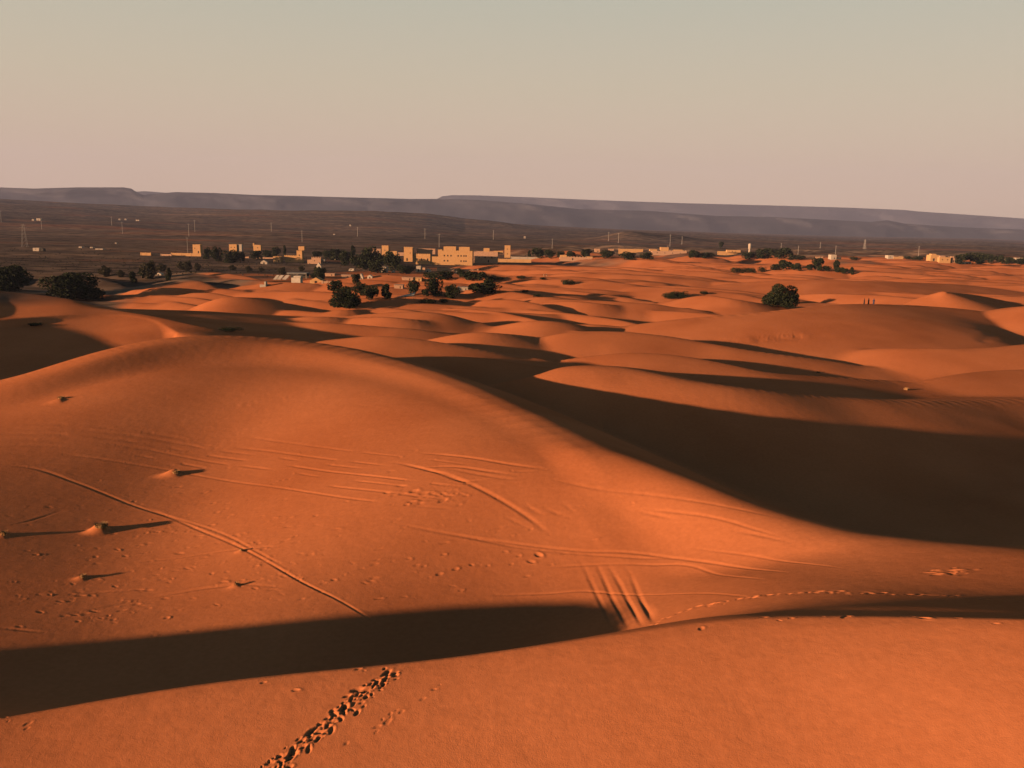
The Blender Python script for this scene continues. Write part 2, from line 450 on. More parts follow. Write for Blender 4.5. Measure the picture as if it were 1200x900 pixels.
def dent(x, y, rx, ry, ang, depth, berm=.5):
    lim = .5 * (x * x + y * y) / 24000; k = min(rx, ry) / max(lim, min(rx, ry)); rx = max(rx, lim); ry = max(ry, lim); depth *= k * DENT
    m = 3 * max(rx, ry)
    sl = cells(x - m, x + m, y - m, y + m)
    skew = trk.uniform(-1, 1)
    X, Y = GX[sl] - x, GY[sl] - y
    c, s = math.cos(ang), math.sin(ang)
    u = (X * c + Y * s) / rx; v = (-X * s + Y * c) / ry
    r2 = u * u + v * v
    DZ[sl] += depth * (-np.exp(-r2 * r2) + berm * np.exp(-(np.sqrt(r2) - 1.55) ** 2 * 4) * (.5 + .5 * np.cos(np.arctan2(Y, X) - ang - skew)))
def footprints(pix, step=.42, side=.14, size=.15, depth=.06, jit=.05, berm=.55, prob=1.0):
    P = path_pts(pix, step)
    for i in range(len(P) - 1):
        if trk.random() > prob: continue
        d = P[i + 1] - P[i]; a = math.atan2(d[1], d[0])
        o = side * (1 if i % 2 else -1) + trk.gauss(0, jit)
        x = P[i][0] - math.sin(a) * o + trk.gauss(0, jit); y = P[i][1] + math.cos(a) * o + trk.gauss(0, jit)
        k = trk.uniform(.6, 1.45)
        dent(x, y, size * k * trk.uniform(.8, 1.3), size * .6 * k, a + trk.gauss(0, .45), depth * k * trk.uniform(.5, 1.2), berm * trk.uniform(.1, .8))
def scuffs(cx, cy, w, h_, n, size=.16, depth=.05):
    for i in range(n):
        px, py = trk.gauss(cx, w), trk.gauss(cy, h_)
        if not (0 <= px <= 1200): continue
        p = hit(px, py)
        k = trk.uniform(.6, 1.5)
        dent(p[0], p[1], size * k * trk.uniform(.8, 1.8), size * k * trk.uniform(.4, .7), trk.uniform(-.5, .5), depth * k * trk.uniform(.4, 1.1), trk.choice([.1, .3, .5, 1.1]))
def hummock(px, py, w, h_, tail=2.0):
    """sand piled up against a tuft"""
    p = hit(px, py)
    m = 5 * w + tail
    sl = cells(p[0] - m, p[0] + m, p[1] - m, p[1] + m)
    X, Y = GX[sl] - p[0], GY[sl] - p[1]
    u = -(X * SUNV[0] + Y * SUNV[1]) ; v = (-X * SUNV[1] + Y * SUNV[0])
    wu = np.where(u > 0, w * .5, w * 1.2)
    DZ[sl] += h_ * np.exp(-(u / wu) ** 2 - (v / (w * .8)) ** 2)

# single tyre track running down to the trough on the left
rut([(-10,545),(40,549),(90,566),(150,590),(200,607),(250,628),(300,651),(350,680),(400,705),(450,735)], .09, .075, .9)
rut([(165,592),(240,618),(300,646),(340,668)], .10, .05, .8)
# bundle of old tracks across the big dune
for k, (o, a) in enumerate([(0, .05), (5, .05), (11, .07), (17, .05), (24, .06), (33, .05)]):
    rut([(-10,498 + o), (90,498 + o * 1.1), (200,512 + o * 1.2), (300,527 + o * 1.25), (400,540 + o * 1.3), (480,549 + o * 1.3), (540,558 + o * 1.2)], .13, a, .9, brk=.38)
rut([(240,500),(330,518),(430,531),(520,541),(600,552),(650,549)], .12, .04, .8, brk=.3)
rut([(490,531),(540,535),(590,543),(645,551)], .16, .09, .5)
rut([(480,549),(530,547),(570,552),(620,560)], .15, .08, .5)
rut([(455,541),(500,550),(540,563),(580,561)], .15, .08, .5)
rut([(470,545),(520,555),(545,565),(590,588),(620,607),(645,627)], .17, .085, .4)
rut([(520,549),(560,556),(600,562),(622,559)], .15, .07, .5)
rut([(610,588),(625,598),(640,606)], .16, .09, .5)
rut([(630,590),(650,601),(670,607)], .16, .09, .4)
rut([(652,586),(665,594),(675,602)], .16, .09, .4)
rut([(560,592),(600,610),(640,628)], .14, .05, .5, brk=.3)
# long thin tracks towards the right
rut([(450,612),(520,625),(600,637),(680,646),(760,650),(860,664),(930,672)], .13, .055, .6)
rut([(520,624),(600,640),(690,650),(800,654)], .12, .045, .6)
rut([(640,560),(700,573),(760,580),(830,590),(920,608)], .13, .05, .5)
rut([(730,595),(770,604),(800,611)], .15, .08, .5)
rut([(735,595),(790,600),(850,610),(930,633)], .13, .06, .5)
rut([(850,620),(890,627),(930,636)], .18, .10, .5)
rut([(800,640),(900,655),(1000,668)], .11, .035, .5, brk=.25)
rut([(630,665),(700,662),(760,662),(820,666),(900,680)], .12, .05, .5)
rut([(560,698),(640,696),(700,694),(800,696),(900,702)], .11, .04, .5)
rut([(20,505),(0,506),(-20,508)], .1, .04)
rut([(395,472),(430,476),(470,482),(500,484)], .12, .05, .5, brk=.2)
rut([(300,466),(370,470),(440,474),(520,472)], .12, .04, .6, brk=.45)
rut([(-10,620),(30,612),(78,597)], .14, .06, .6)
rut([(-10,712),(60,703),(110,695),(170,690)], .14, .06, .7)
rut([(60,722),(110,715),(170,702),(230,691),(290,683),(330,671)], .16, .09, .8)
rut([(250,684),(300,686),(340,690)], .13, .05, .7)
rut([(-10,735),(20,738),(60,742)], .14, .07, .8)
rut([(140,660),(200,655),(270,645),(340,640)], .12, .04, .8, brk=.4)
# broad slipped tracks in front of the trough
for k, (a, m, b) in enumerate([((676,650),(699,696),(720,738)), ((694,652),(715,696),(736,736)), ((706,652),(731,694),(753,734)), ((732,660),(748,696),(767,732))]):
    rut([a, ((a[0] + m[0]) / 2 + 1, (a[1] + m[1]) / 2), m, ((m[0] + b[0]) / 2, (m[1] + b[1]) / 2), b], .15, .055, .5, fade=True)
    rut([(m[0], m[1] - 3), ((m[0] + b[0]) / 2, (m[1] + b[1]) / 2), b], .12, .07, .3, fade=True)
# looping wheel marks on the large dome dune
for i in range(7):
    rut([(878 + i * 8, 392 - i * .4), (886 + i * 8, 395 - i * .5), (889 + i * 8, 399 - i * .5), (886 + i * 8, 403 - i * .5)], .4, .30, 1.2)
for i in range(5):
    rut([(832 + i * 6, 396), (838 + i * 6, 399), (840 + i * 6, 403)], .35, .22, 1.2)
rut([(1190,371),(1180,381),(1165,392),(1150,402)], .5, .25, .5); rut([(1178,370),(1170,380),(1156,390)], .4, .2, .5)
rut([(757,700),(762,715),(770,730)], .2, .08, .5)
# trail of a camel file along the right
for o in (-1, 1):
    footprints([(765,732),(800,717),(840,707),(900,698),(960,694),(1040,696),(1120,699),(1210,707)], .5, .12, .13, .09, .10, .5)
footprints([(400,672),(470,671),(540,664),(600,659),(660,655)], .8, .3, .2, .08, .2, .8, .7)
footprints([(405,680),(470,676),(530,670)], .8, .3, .17, .06, .25, .8, .5)
# deep footprints coming over the near dune
footprints([(300,914),(336,884),(376,851),(418,815),(466,786)], .12, .13, .08, .07, .07, .5)
footprints([(312,914),(352,880),(394,846),(434,812),(470,788)], .14, .10, .07, .05, .07, .6)
footprints([(302,912),(340,880),(380,848),(420,812),(468,784)], .20, .10, .12, .11, .04, .45)
footprints([(310,915),(348,884),(390,850),(428,818),(462,790)], .26, .10, .10, .09, .06, .45)
footprints([(440,850),(480,825),(530,795)], .3, .05, .08, .03, .03, .4, .6)
footprints([(400,880),(440,852),(480,822)], .3, .05, .10, .035, .05, .4, .5)
footprints([(-5,880),(20,860),(45,842)], .28, .1, .12, .03, .05, .5, .8)
footprints([(770,820),(785,808),(800,795),(830,770)], .16, .02, .03, .012, .01, .3)
# crumbled brink
footprints([(5,846),(150,815),(300,796),(420,784),(470,781)], .45, .05, .09, .035, .1, .7, .4)
footprints([(820,733),(870,726),(950,724),(1050,724),(1200,727)], .5, .05, .11, .08, .1, .4, .6)
# scattered marks
scuffs(280,530,120,20,150,.14,.045)
scuffs(250,600,110,45,180,.15,.05)
scuffs(280,670,130,30,150,.13,.045)
scuffs(490,580,30,6,34,.20,.09)
scuffs(300,470,30,8,18,.16,.06)
scuffs(1115,670,14,2,18,.15,.07)
scuffs(620,600,120,40,60,.12,.035)
scuffs(100,700,60,18,60,.13,.045)
# hummocks with tufts
hummock(120,622,.7,.75); hummock(205,556,.9,.55); hummock(70,470,.9,.25); hummock(97,678,.4,.2); hummock(5,628,.5,.25); hummock(277,686,.35,.15); hummock(283,646,.3,.12)

GZ = GZ + DZ
print('grid', GX.shape, round(_t.time() - _t0, 1), 's')

# ------------------------------------------------------------------ materials
def new_mat(name, rgb, rough=.9):
    m = bpy.data.materials.new(name); m.use_nodes = True
    b = m.node_tree.nodes['Principled BSDF']
    b.inputs['Base Color'].default_value = (*rgb, 1); b.inputs['Roughness'].default_value = rough
    b.inputs['Specular IOR Level'].default_value = 0.1
    return m, b
def noisy(name, rgb, rgb2, scale, rough=.95, bump=0.0, detail=4, coord='Object'):
    m, b = new_mat(name, rgb, rough)
    n = m.node_tree.nodes; l = m.node_tree.links
    t = n.new('ShaderNodeTexCoord'); no = n.new('ShaderNodeTexNoise'); no.inputs['Scale'].default_value = scale
    no.inputs['Detail'].default_value = detail
    l.new(t.outputs[coord], no.inputs['Vector'])
    r = n.new('ShaderNodeValToRGB'); r.color_ramp.elements[0].position = .35; r.color_ramp.elements[1].position = .65
    r.color_ramp.elements[0].color = (*rgb, 1); r.color_ramp.elements[1].color = (*rgb2, 1)
    l.new(no.outputs[0], r.inputs[0]); l.new(r.outputs[0], b.inputs['Base Color'])
    if bump:
        bp = n.new('ShaderNodeBump'); bp.inputs['Distance'].default_value = bump; bp.inputs['Strength'].default_value = 1
        l.new(no.outputs[0], bp.inputs['Height']); l.new(bp.outputs[0], b.inputs['Normal'])
    return m

def ground_material():
    m, b = new_mat('desert_ground', (.5, .2, .08), 1.0)
    n = m.node_tree.nodes; l = m.node_tree.links
    b.inputs['Specular IOR Level'].default_value = 0.0
    t = n.new('ShaderNodeTexCoord')
    att = n.new('ShaderNodeAttribute'); att.attribute_name = 'sand'
    def noise(scale, detail, vec=None, sx_=None):
        no = n.new('ShaderNodeTexNoise'); no.inputs['Scale'].default_value = scale; no.inputs['Detail'].default_value = detail
        if sx_:
            mp = n.new('ShaderNodeMapping'); mp.inputs['Scale'].default_value = sx_; l.new(t.outputs['Object'], mp.inputs[0]); l.new(mp.outputs[0], no.inputs['Vector'])
        else: l.new(t.outputs['Object'], no.inputs['Vector'])
        return no
    def ramp(src, stops):
        r = n.new('ShaderNodeValToRGB'); e = r.color_ramp.elements
        e[0].position, e[0].color = stops[0][0], (*stops[0][1], 1); e[1].position, e[1].color = stops[-1][0], (*stops[-1][1], 1)
        for p, c in stops[1:-1]:
            q = e.new(p); q.color = (*c, 1)
        l.new(src, r.inputs[0]); return r
    n1 = noise(.06, 5); n2 = noise(3.0, 6)
    s1 = ramp(n1.outputs[0], [(.3, (.53, .170, .066)), (.7, (.67, .230, .094))])
    s2 = ramp(n2.outputs[0], [(.3, (.90, .88, .86)), (.7, (1, 1, 1))])
    mx = n.new('ShaderNodeMix'); mx.data_type = 'RGBA'; mx.blend_type = 'MULTIPLY'; mx.inputs[0].default_value = 1
    l.new(s1.outputs[0], mx.inputs[6]); l.new(s2.outputs[0], mx.inputs[7])
    # stony plain
    n3 = noise(1, 7, sx_=(.004, .012, .02)); n4 = noise(1, 8, sx_=(.05, .10, .1))
    p1 = ramp(n3.outputs[0], [(.33, (.10, .072, .056)), (.5, (.155, .108, .080)), (.62, (.20, .134, .094)), (.72, (.27, .172, .115))])
    p2 = ramp(n4.outputs[0], [(.36, (.45, .45, .46)), (.5, (.95, .95, .93)), (.60, (1.5, 1.42, 1.32))])
    mp_ = n.new('ShaderNodeMix'); mp_.data_type = 'RGBA'; mp_.blend_type = 'MULTIPLY'; mp_.inputs[0].default_value = 1
    l.new(p1.outputs[0], mp_.inputs[6]); l.new(p2.outputs[0], mp_.inputs[7])
    fx = n.new('ShaderNodeMix'); fx.data_type = 'RGBA'
    l.new(att.outputs['Fac'], fx.inputs[0]); l.new(mp_.outputs[2], fx.inputs[6]); l.new(mx.outputs[2], fx.inputs[7])
    l.new(fx.outputs[2], b.inputs['Base Color'])
    # grain and wind ripples
    rp = noise(1, 3, sx_=(5, 5, 3)); gr = noise(26, 3)
    b1 = n.new('ShaderNodeBump'); b1.inputs['Distance'].default_value = .02; b1.inputs['Strength'].default_value = .4
    b2 = n.new('ShaderNodeBump'); b2.inputs['Distance'].default_value = .012; b2.inputs['Strength'].default_value = .8
    md = noise(.9, 4); b0 = n.new('ShaderNodeBump'); b0.inputs['Distance'].default_value = .12; b0.inputs['Strength'].default_value = .3
    l.new(md.outputs[0], b0.inputs['Height']); l.new(b0.outputs[0], b1.inputs['Normal'])
    l.new(rp.outputs[0], b1.inputs['Height']); l.new(gr.outputs[0], b2.inputs['Height'])
    l.new(b1.outputs[0], b2.inputs['Normal']); l.new(b2.outputs[0], b.inputs['Normal'])
    return m
GROUND = ground_material()

SAND_PX = np.array([-300, 0, 100, 180, 250, 350, 450, 600, 700, 900, 1100, 1200, 1500])
SAND_R = np.array([240, 250, 290, 370, 460, 520, 600, 720, 840, 1000, 1080, 1120, 1200])
SU = np.array([ray(a, 300)[0] / ray(a, 300)[1] for a in SAND_PX])
def sand_mask(x, y):
    rr = np.sqrt(x * x + y * y); U = x / np.maximum(y, 1)
    lim = np.interp(U, SU, SAND_R)
    s = 1 - sstep(rr / lim + .35 * fbm(x / 70, y / 40, 4), .88, 1.02)
    s = np.where(y < 0, 1, s)
    # blown sand streaks on the plain; first patch paints in a dust haze
    st = sstep(fbm(x / 160 + 9, y / 60, 4), .22, .4) * (rr > lim) * .18
    for (a, b, w, d, k) in ((1105, 292.5, 200, 110, .5), (1010, 291, 130, 80, .35), (330, 276, 220, 60, .3), (120, 272, 260, 60, .3), (240, 282, 120, 40, .35), (560, 296, 60, 60, .5), (700, 289, 120, 60, .35)):
        c = at_z(a, b, 0.0)
        g = np.exp(-((x - c[0]) / w) ** 2 - ((y - c[1]) / d) ** 2) * k * (1 + 1.2 * fbm(x / 60, y / 40, 3))
        st = np.maximum(st, g)
    return np.clip(np.maximum(s, st), 0, 1).astype(np.float32)

def link_mesh(name, me, mat, parent=None):
    o = bpy.data.objects.new(name, me); COL.objects.link(o)
    if mat is not None: me.materials.append(mat)
    if parent is not None: o.parent = parent
    return o
gme = grid_mesh('ground', GX, GY, GZ, wrap=True)
at = gme.attributes.new('sand', 'FLOAT', 'POINT'); at.data.foreach_set('value', sand_mask(GX, GY).ravel())
ground = link_mesh('ground', gme, GROUND); ground['kind'] = 'structure'

# ------------------------------------------------------------------ table mountains
def mesa(name, px, top, base, dist, depth, cliff, seed, mat):
    """flat-topped range: the line of its rim and of its foot as seen from the dunes"""
    us = np.array([ray(a, b)[0] / ray(a, b)[1] for a, b in zip(px, top)])
    tt = np.array([ray(a, b)[2] / ray(a, b)[1] for a, b in zip(px, top)])
    bb = np.array([ray(a, b)[2] / ray(a, b)[1] for a, b in zip(px, base)])
    U = np.arange(us[0], us[-1], .0011)
    W = depth * np.array([0, .04, .09, .15, .22, .30, .38, .45, .52, .58, .63, .66, .68, .70, .73, .77, .83, .90, 1.0, 1.1, 1.3, 1.5, 1.8])
    prof = np.array([0, .03, .07, .12, .18, .25, .33, .42, .52, .62, .70, .77, .83, .885, .93, .97, 1, 1, 1, 1, .98, .95, .9])
    T = HC + dist * 1.0 * np.interp(U, us, tt); B = HC + dist * np.interp(U, us, bb)
    # ravines cut the foot of the slope back and forth
    X = np.zeros((len(W), len(U))); Y = X.copy(); Z = X.copy()
    rav = fbm(U * 16 + seed, U * 0 + seed * 3.1, 3, .4)
    for i, (w, p) in enumerate(zip(W, prof)):
        rav = fbm(U * 16 + seed + i * .04, U * 0 + seed * 3.1 + i * .12, 4, .4)
        yy = dist - depth * .7 + w + rav * depth * .3 * (1 if w < depth * .9 else .3) 
        X[i] = U * yy; Y[i] = yy
        edge = fbm(U * 30 + seed, U * 0 + i * .6, 3) * .06
        Tz = HC + (T - HC) * (yy / dist) ** .9
        Z[i] = (B - 60) + (Tz - (B - 60)) * np.clip(p + edge * (p < .9), -.1, 1)
    me = grid_mesh(name, X, Y, Z)
    o = link_mesh(name, me, mat); o['kind'] = 'structure'
    return o
MESA = noisy('mesa_rock', (.028, .029, .038), (.045, .044, .054), .0035, detail=7)
mesa('mesa', [-500, 0, 40, 90, 145, 154, 160, 168, 182, 205, 250, 300, 350, 400, 480, 520, 560, 620, 680, 760, 840, 900, 960, 1020, 1040, 1060, 1120, 1200, 1700],
     [217, 219.5, 221, 219.5, 219.5, 221, 225, 228.5, 227, 225, 226, 228.5, 229.5, 231, 233, 233, 234, 239, 245, 247, 253, 254, 257, 260, 258, 262, 266, 269, 281],
     [235, 239, 241, 243, 244.5, 245, 245, 245.5, 246, 247, 249, 251, 252, 253, 257, 261, 262, 264, 268, 270, 272, 275, 277, 280, 281, 282, 283, 286, 296],
     8200, 1300, .6, 3.0, MESA)
mesa('mesa', [440, 500, 512, 518, 530, 560, 620, 700, 800, 900, 1000, 1060, 1080, 1140, 1200, 1700],
     [238, 235, 233, 230, 228.6, 228.8, 231, 234.5, 238, 240.5, 243.5, 246, 248, 252, 256, 276],
     [258, 260, 261, 262, 262, 263, 264, 268, 272, 275, 279, 281, 281, 283, 286, 296],
     12500, 1600, .6, 9.0, MESA)
mesa('mesa', [120, 160, 170, 185, 196, 215, 300], [226, 224.5, 224, 225, 226, 227.5, 236], [245, 245, 245, 246, 246, 247, 250],
     12000, 1400, .6, 5.0, MESA)

# ------------------------------------------------------------------ dusty evening air
def box_mesh(name, x0, x1, y0, y1, z0, z1):
    me = bpy.data.meshes.new(name)
    v = [(x, y, z) for x in (x0, x1) for y in (y0, y1) for z in (z0, z1)]
    f = [(0, 1, 3, 2), (4, 6, 7, 5), (0, 4, 5, 1), (2, 3, 7, 6), (0, 2, 6, 4), (1, 5, 7, 3)]
    me.from_pydata(v, [], f); me.update(); return me
hm = bpy.data.materials.new('haze'); hm.use_nodes = True; hn = hm.node_tree.nodes; hl = hm.node_tree.links
hn.remove(hn['Principled BSDF'])
pv = hn.new('ShaderNodeVolumePrincipled'); pv.inputs['Density'].default_value = 5.5e-5; pv.inputs['Color'].default_value = (.46, .51, .78, 1)
pv.inputs['Anisotropy'].default_value = 0.0
hl.new(pv.outputs[0], hn['Material Output'].inputs['Volume'])
haze = link_mesh('haze', box_mesh('haze', -32000, 32000, -9800, 15400, -900, 1100), hm); haze['kind'] = 'stuff'

# ------------------------------------------------------------------ things
def tag(o, label, cat, group=None, kind=None):
    if label: o['label'] = label
    if cat: o['category'] = cat
    if group: o['group'] = group
    if kind: o['kind'] = kind
    return o
def thing(name, label, cat, loc, rz=0, group=None):
    o = bpy.data.objects.new(name, None); COL.objects.link(o)
    o.location = loc; o.rotation_euler = (0, 0, rz); o.empty_display_size = .5
    return tag(o, label, cat, group)
class MB:
    def __init__(s): s.v = []; s.f = []
    def box(s, x0, x1, y0, y1, z0, z1, top=1.0):
        cx, cy = (x0 + x1) / 2, (y0 + y1) / 2; n = len(s.v)
        for z, k in ((z0, 1), (z1, top)):
            for x, y in ((x0, y0), (x1, y0), (x1, y1), (x0, y1)):
                s.v.append((cx + (x - cx) * k, cy + (y - cy) * k, z))
        for q in ((0, 3, 2, 1), (4, 5, 6, 7), (0, 1, 5, 4), (1, 2, 6, 5), (2, 3, 7, 6), (3, 0, 4, 7)):
            s.f.append(tuple(n + i for i in q))
        return s
    def poly(s, pts, faces):
        n = len(s.v); s.v += [tuple(p) for p in pts]; s.f += [tuple(n + i for i in f) for f in faces]; return s
    def tube(s, a, b, r0, r1, k=6):
        a = Vector(a); b = Vector(b); d = (b - a).normalized(); u = d.orthogonal().normalized(); w = d.cross(u); n = len(s.v)
        for p, r in ((a, r0), (b, r1)):
            for i in range(k):
                t = 2 * math.pi * i / k; s.v.append(tuple(p + (u * math.cos(t) + w * math.sin(t)) * r))
        for i in range(k):
            s.f.append((n + i, n + (i + 1) % k, n + k + (i + 1) % k, n + k + i))
        s.f.append(tuple(n + i for i in range(k))[::-1]); s.f.append(tuple(n + k + i for i in range(k)))
        return s
    def build(s, name, mat, parent=None, smooth=False):
        me = bpy.data.meshes.new(name); me.from_pydata(s.v, [], s.f); me.update()
        if smooth: me.polygons.foreach_set('use_smooth', [True] * len(me.polygons))
        return link_mesh(name, me, mat, parent)

MUD = noisy('mud_plaster', (.50, .27, .12), (.60, .34, .155), 1.2)
MUDP = noisy('pink_mud', (.42, .24, .155), (.52, .31, .20), 1.2)
WHITE = noisy('white_cloth', (.52, .42, .33), (.62, .52, .42), .8)
LIME = noisy('limewash', (.40, .32, .25), (.49, .40, .32), 1.5)
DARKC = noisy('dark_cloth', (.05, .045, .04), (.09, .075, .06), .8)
GREYR = noisy('grey_roof', (.16, .15, .14), (.24, .22, .20), .8)
HOLE, _b = new_mat('dark_opening', (.04, .03, .025), .8)
WOOD = noisy('weathered_wood', (.30, .22, .16), (.42, .32, .24), 2)
STEEL = noisy('galvanised_steel', (.34, .30, .27), (.46, .42, .38), 2)
BARK = noisy('bark', (.10, .07, .05), (.17, .12, .085), 3)
def leaf_mat(name, a, b_):
    m, b = new_mat(name, a, .85)
    n = m.node_tree.nodes; l = m.node_tree.links
    g = n.new('ShaderNodeNewGeometry'); r = n.new('ShaderNodeValToRGB')
    r.color_ramp.elements[0].color = (*a, 1); r.color_ramp.elements[1].color = (*b_, 1)
    l.new(g.outputs['Random Per Island'], r.inputs[0]); l.new(r.outputs[0], b.inputs['Base Color'])
    return m
LEAF = leaf_mat('tamarisk_foliage', (.012, .018, .009), (.038, .045, .02))
LEAFO = leaf_mat('dusty_foliage', (.028, .028, .016), (.07, .06, .035))
PALM = leaf_mat('palm_fronds', (.03, .045, .018), (.08, .095, .04))
DRY = leaf_mat('dry_grass', (.50, .26, .11), (.66, .38, .17))

trng = random.Random(3)
def crown_mesh(name, w, h, n, seed, shape='round', leaf=.5, lumps=9):
    """leaf clumps spread through a handful of overlapping lobes: ragged outline, gaps between the lobes"""
    r = random.Random(seed); m = MB()
    L_ = []
    for i in range(lumps):
        a = r.uniform(0, 6.283); q = r.random() ** .6
        if shape == 'round': zz = r.uniform(.14, .76); rad = r.uniform(.16, .26); sp = .37
        elif shape == 'tall': zz = r.uniform(.2, .85); rad = r.uniform(.14, .24) * (1.15 - .6 * zz); sp = .22 * (1.25 - zz)
        else: zz = r.uniform(.2, .55); rad = r.uniform(.16, .28); sp = .42
        L_.append((math.cos(a) * q * sp * w, math.sin(a) * q * sp * w, zz * h, rad * w, rad * h * (1.15 if shape != 'low' else 1.3)))
    for i in range(n):
        cx, cy, cz, ra, rb = r.choice(L_)
        v = Vector((r.gauss(0, 1), r.gauss(0, 1), r.gauss(0, 1))).normalized() * (r.uniform(.45, 1.0) ** .5)
        p = Vector((cx + v.x * ra, cy + v.y * ra, max(cz + v.z * rb, .03 * h)))
        s = leaf * r.uniform(.5, 1.25)
        t = Vector((r.gauss(0, 1), r.gauss(0, 1), r.gauss(0, .8))).normalized(); u = t.orthogonal().normalized(); w_ = t.cross(u)
        k = len(m.v)
        m.v += [tuple(p - u * s), tuple(p + w_ * s * .55 + t * s * .2), tuple(p + u * s), tuple(p - w_ * s * .55 + t * s * .2)]
        m.f.append((k, k + 1, k + 2, k + 3))
    return m
def trunk_mesh(w, h, seed, bushy=True):
    r = random.Random(seed); m = MB()
    if not bushy:
        m.tube((0, 0, -.4), (.05 * w, 0, h * .4), .035 * h, .022 * h); m.tube((.05 * w, 0, h * .4), (0, .02 * w, h * .82), .022 * h, .006 * h)
        base = (.05 * w, 0, h * .35)
    else:
        m.tube((0, 0, -.4), (0, 0, h * .22), .035 * h, .026 * h); base = (0, 0, h * .2)
    for i in range(6):
        a = 6.283 * i / 6 + r.uniform(-.4, .4); q = r.uniform(.2, .36)
        mid = (base[0] + math.cos(a) * q * w * .5, base[1] + math.sin(a) * q * w * .5, h * r.uniform(.34, .45))
        m.tube(base, mid, .02 * h, .013 * h); m.tube(mid, (math.cos(a) * q * w, math.sin(a) * q * w, h * r.uniform(.55, .8)), .013 * h, .004 * h)
    return m
PROTO = {}
def proto(kind):
    if kind in PROTO: return PROTO[kind]
    sh, seed, n, big = kind
    w = {'round': 1.35, 'tall': .75, 'low': 2.2}[sh]
    c = crown_mesh('crown', w * 5, 5.0, n, seed, sh, leaf=.19 if big else .36, lumps={'round': 18 if big else 12, 'tall': 11, 'low': 14}[sh])
    t = trunk_mesh(w * 5, 5.0, seed, sh != 'tall')
    cm = bpy.data.meshes.new('crown'); cm.from_pydata(c.v, [], c.f); cm.update()
    tm = bpy.data.meshes.new('trunk'); tm.from_pydata(t.v, [], t.f); tm.update()
    cm.materials.append(LEAF if seed % 3 else LEAFO); tm.materials.append(BARK)
    PROTO[kind] = (cm, tm, w * 5, 5.0); return PROTO[kind]
def place(px, py, up=0.0):
    p = hit(px, py); return Vector((p[0], p[1], p[2] + up))
def px_size(p):
    """metres per photo pixel at the point p"""
    return float((np.array(p) - np.array([0, 0, HC])) @ FW) / F
def tree(px, py, wpx, hpx, label, sh='round', big=False, cat='tree', group=None, y=None, name=None):
    p = place(px, py) if y is None else ground_at(px, y)
    s = px_size(p)
    seed = trng.choice([1, 2, 4, 5]) if not big else trng.choice([7, 8])
    if sh == 'olive': sh = 'round'; seed = 3
    cm, tm, w0, h0 = proto((sh, seed, 7000 if big else 1500, big))
    root = thing(name or {'round': 'desert_tree', 'tall': 'slender_tree', 'low': 'desert_shrub'}[sh], label, cat, p, trng.uniform(0, 6.28), group)
    root.scale = (wpx * s / w0 * 1.14, wpx * s / w0 * 1.14, hpx * s / h0)
    for nm, me in (('crown', cm), ('trunk', tm)):
        o = bpy.data.objects.new(nm, me); COL.objects.link(o); o.parent = root
    return root
def ground_at(px, y, py=300):
    d = ray(px, py); x = d[0] / d[1] * y
    return Vector((x, y, float(ground_z(x, y)[0])))
ORD = ['leftmost', 'second from left', 'third from left', 'fourth from left', 'fifth from left', 'sixth from left', 'seventh from left', 'eighth from left', 'ninth from left', 'tenth from left', 'eleventh from left', 'twelfth from left', 'thirteenth from left', 'fourteenth from left', 'fifteenth from left', 'sixteenth from left']
def ordered(items, phrase, fn):
    items = sorted(items, key=lambda t: t[0]); n = len(items)
    for i, it in enumerate(items):
        w = ORD[i] if i < n - 1 or n == 1 else 'rightmost'
        fn(it, '%s of %s' % (w, phrase))
def tree_row(items, phrase, group, shape='round', cat='tree', **k):
    ordered(items, phrase, lambda t, lab: tree(t[0], t[1], t[2], t[3], lab, sh=(t[4] if len(t) > 4 else shape), cat=cat, group=group, **k))

# ---- big bushes and trees that stand alone
tree(84, 351, 62, 33, 'large dark round tamarisk behind the left dune, with flat spreading crown', big=True, cat='tree')
tree(8, 340, 50, 31, 'dark bushy tamarisk cut by the left edge of the view', big=True, cat='tree')
tree(911, 359, 38, 28, 'lone dark green tree in a hollow behind the large dome dune', big=True, cat='tree')
tree(931, 355, 10, 12, 'small round bush touching the right side of the lone dune tree', cat='shrub')
tree(408, 360, 35, 25, 'large dark tree in front of the camp, nearest to the dunes', big=True, cat='tree')
# ---- thin row on the plain to the left
tree_row([(124,324,13,13),(141,325,9,9),(156,332,11,14,'tall'),(166,327,9,14,'tall'),(176,327,16,22),(198,329,9,15,'tall')], 'the dusty shrubs before the long left wall', 'shrubs before the left wall', 'olive', 'shrub')
tree_row([(190,318,12,10),(213,316,10,10),(220,318,10,13),(231,317,8,9)], 'the low bushes just under the long left wall', 'bushes under the left wall', 'olive', 'shrub')
# ---- trees among the buildings left of the hotel
tree_row([(243,304,9,14),(254,306,11,17),(272,308,20,15),(284,306,10,12),(300,304,13,11),(314,303,10,10),(323,300,9,11),(334,301,6,14,'tall')], 'the trees between square tower and slim tower', 'trees left of the slim tower')
tree_row([(272,317,9,7),(291,319,8,8),(306,318,7,5),(331,322,9,9),(353,318,7,7)], 'the small bushes behind the striped tents', 'bushes behind the striped tents', 'olive', 'shrub')
tree_row([(367,327,8,8),(375,328,14,16)], 'the two round trees beside the pointed tent', 'trees beside the pointed tent')
tree_row([(372,302,10,9),(384,303,12,10),(395,305,16,14),(404,311,14,18),(414,302,10,15,'tall'),(421,316,18,21),(433,314,20,25),(441,320,18,16),(447,310,12,13)], 'the dense dark trees left of the hotel', 'trees left of the hotel')
tree_row([(461,318,19,25),(472,321,14,12),(480,321,12,10)], 'the dark trees below the corner tower of the hotel', 'trees below the hotel corner tower')
tree_row([(417,334,10,14),(393,342,19,14),(424,346,14,15),(434,352,17,18),(452,351,17,19,'tall')], 'the trees around the largest camp tree', 'trees around the largest camp tree')
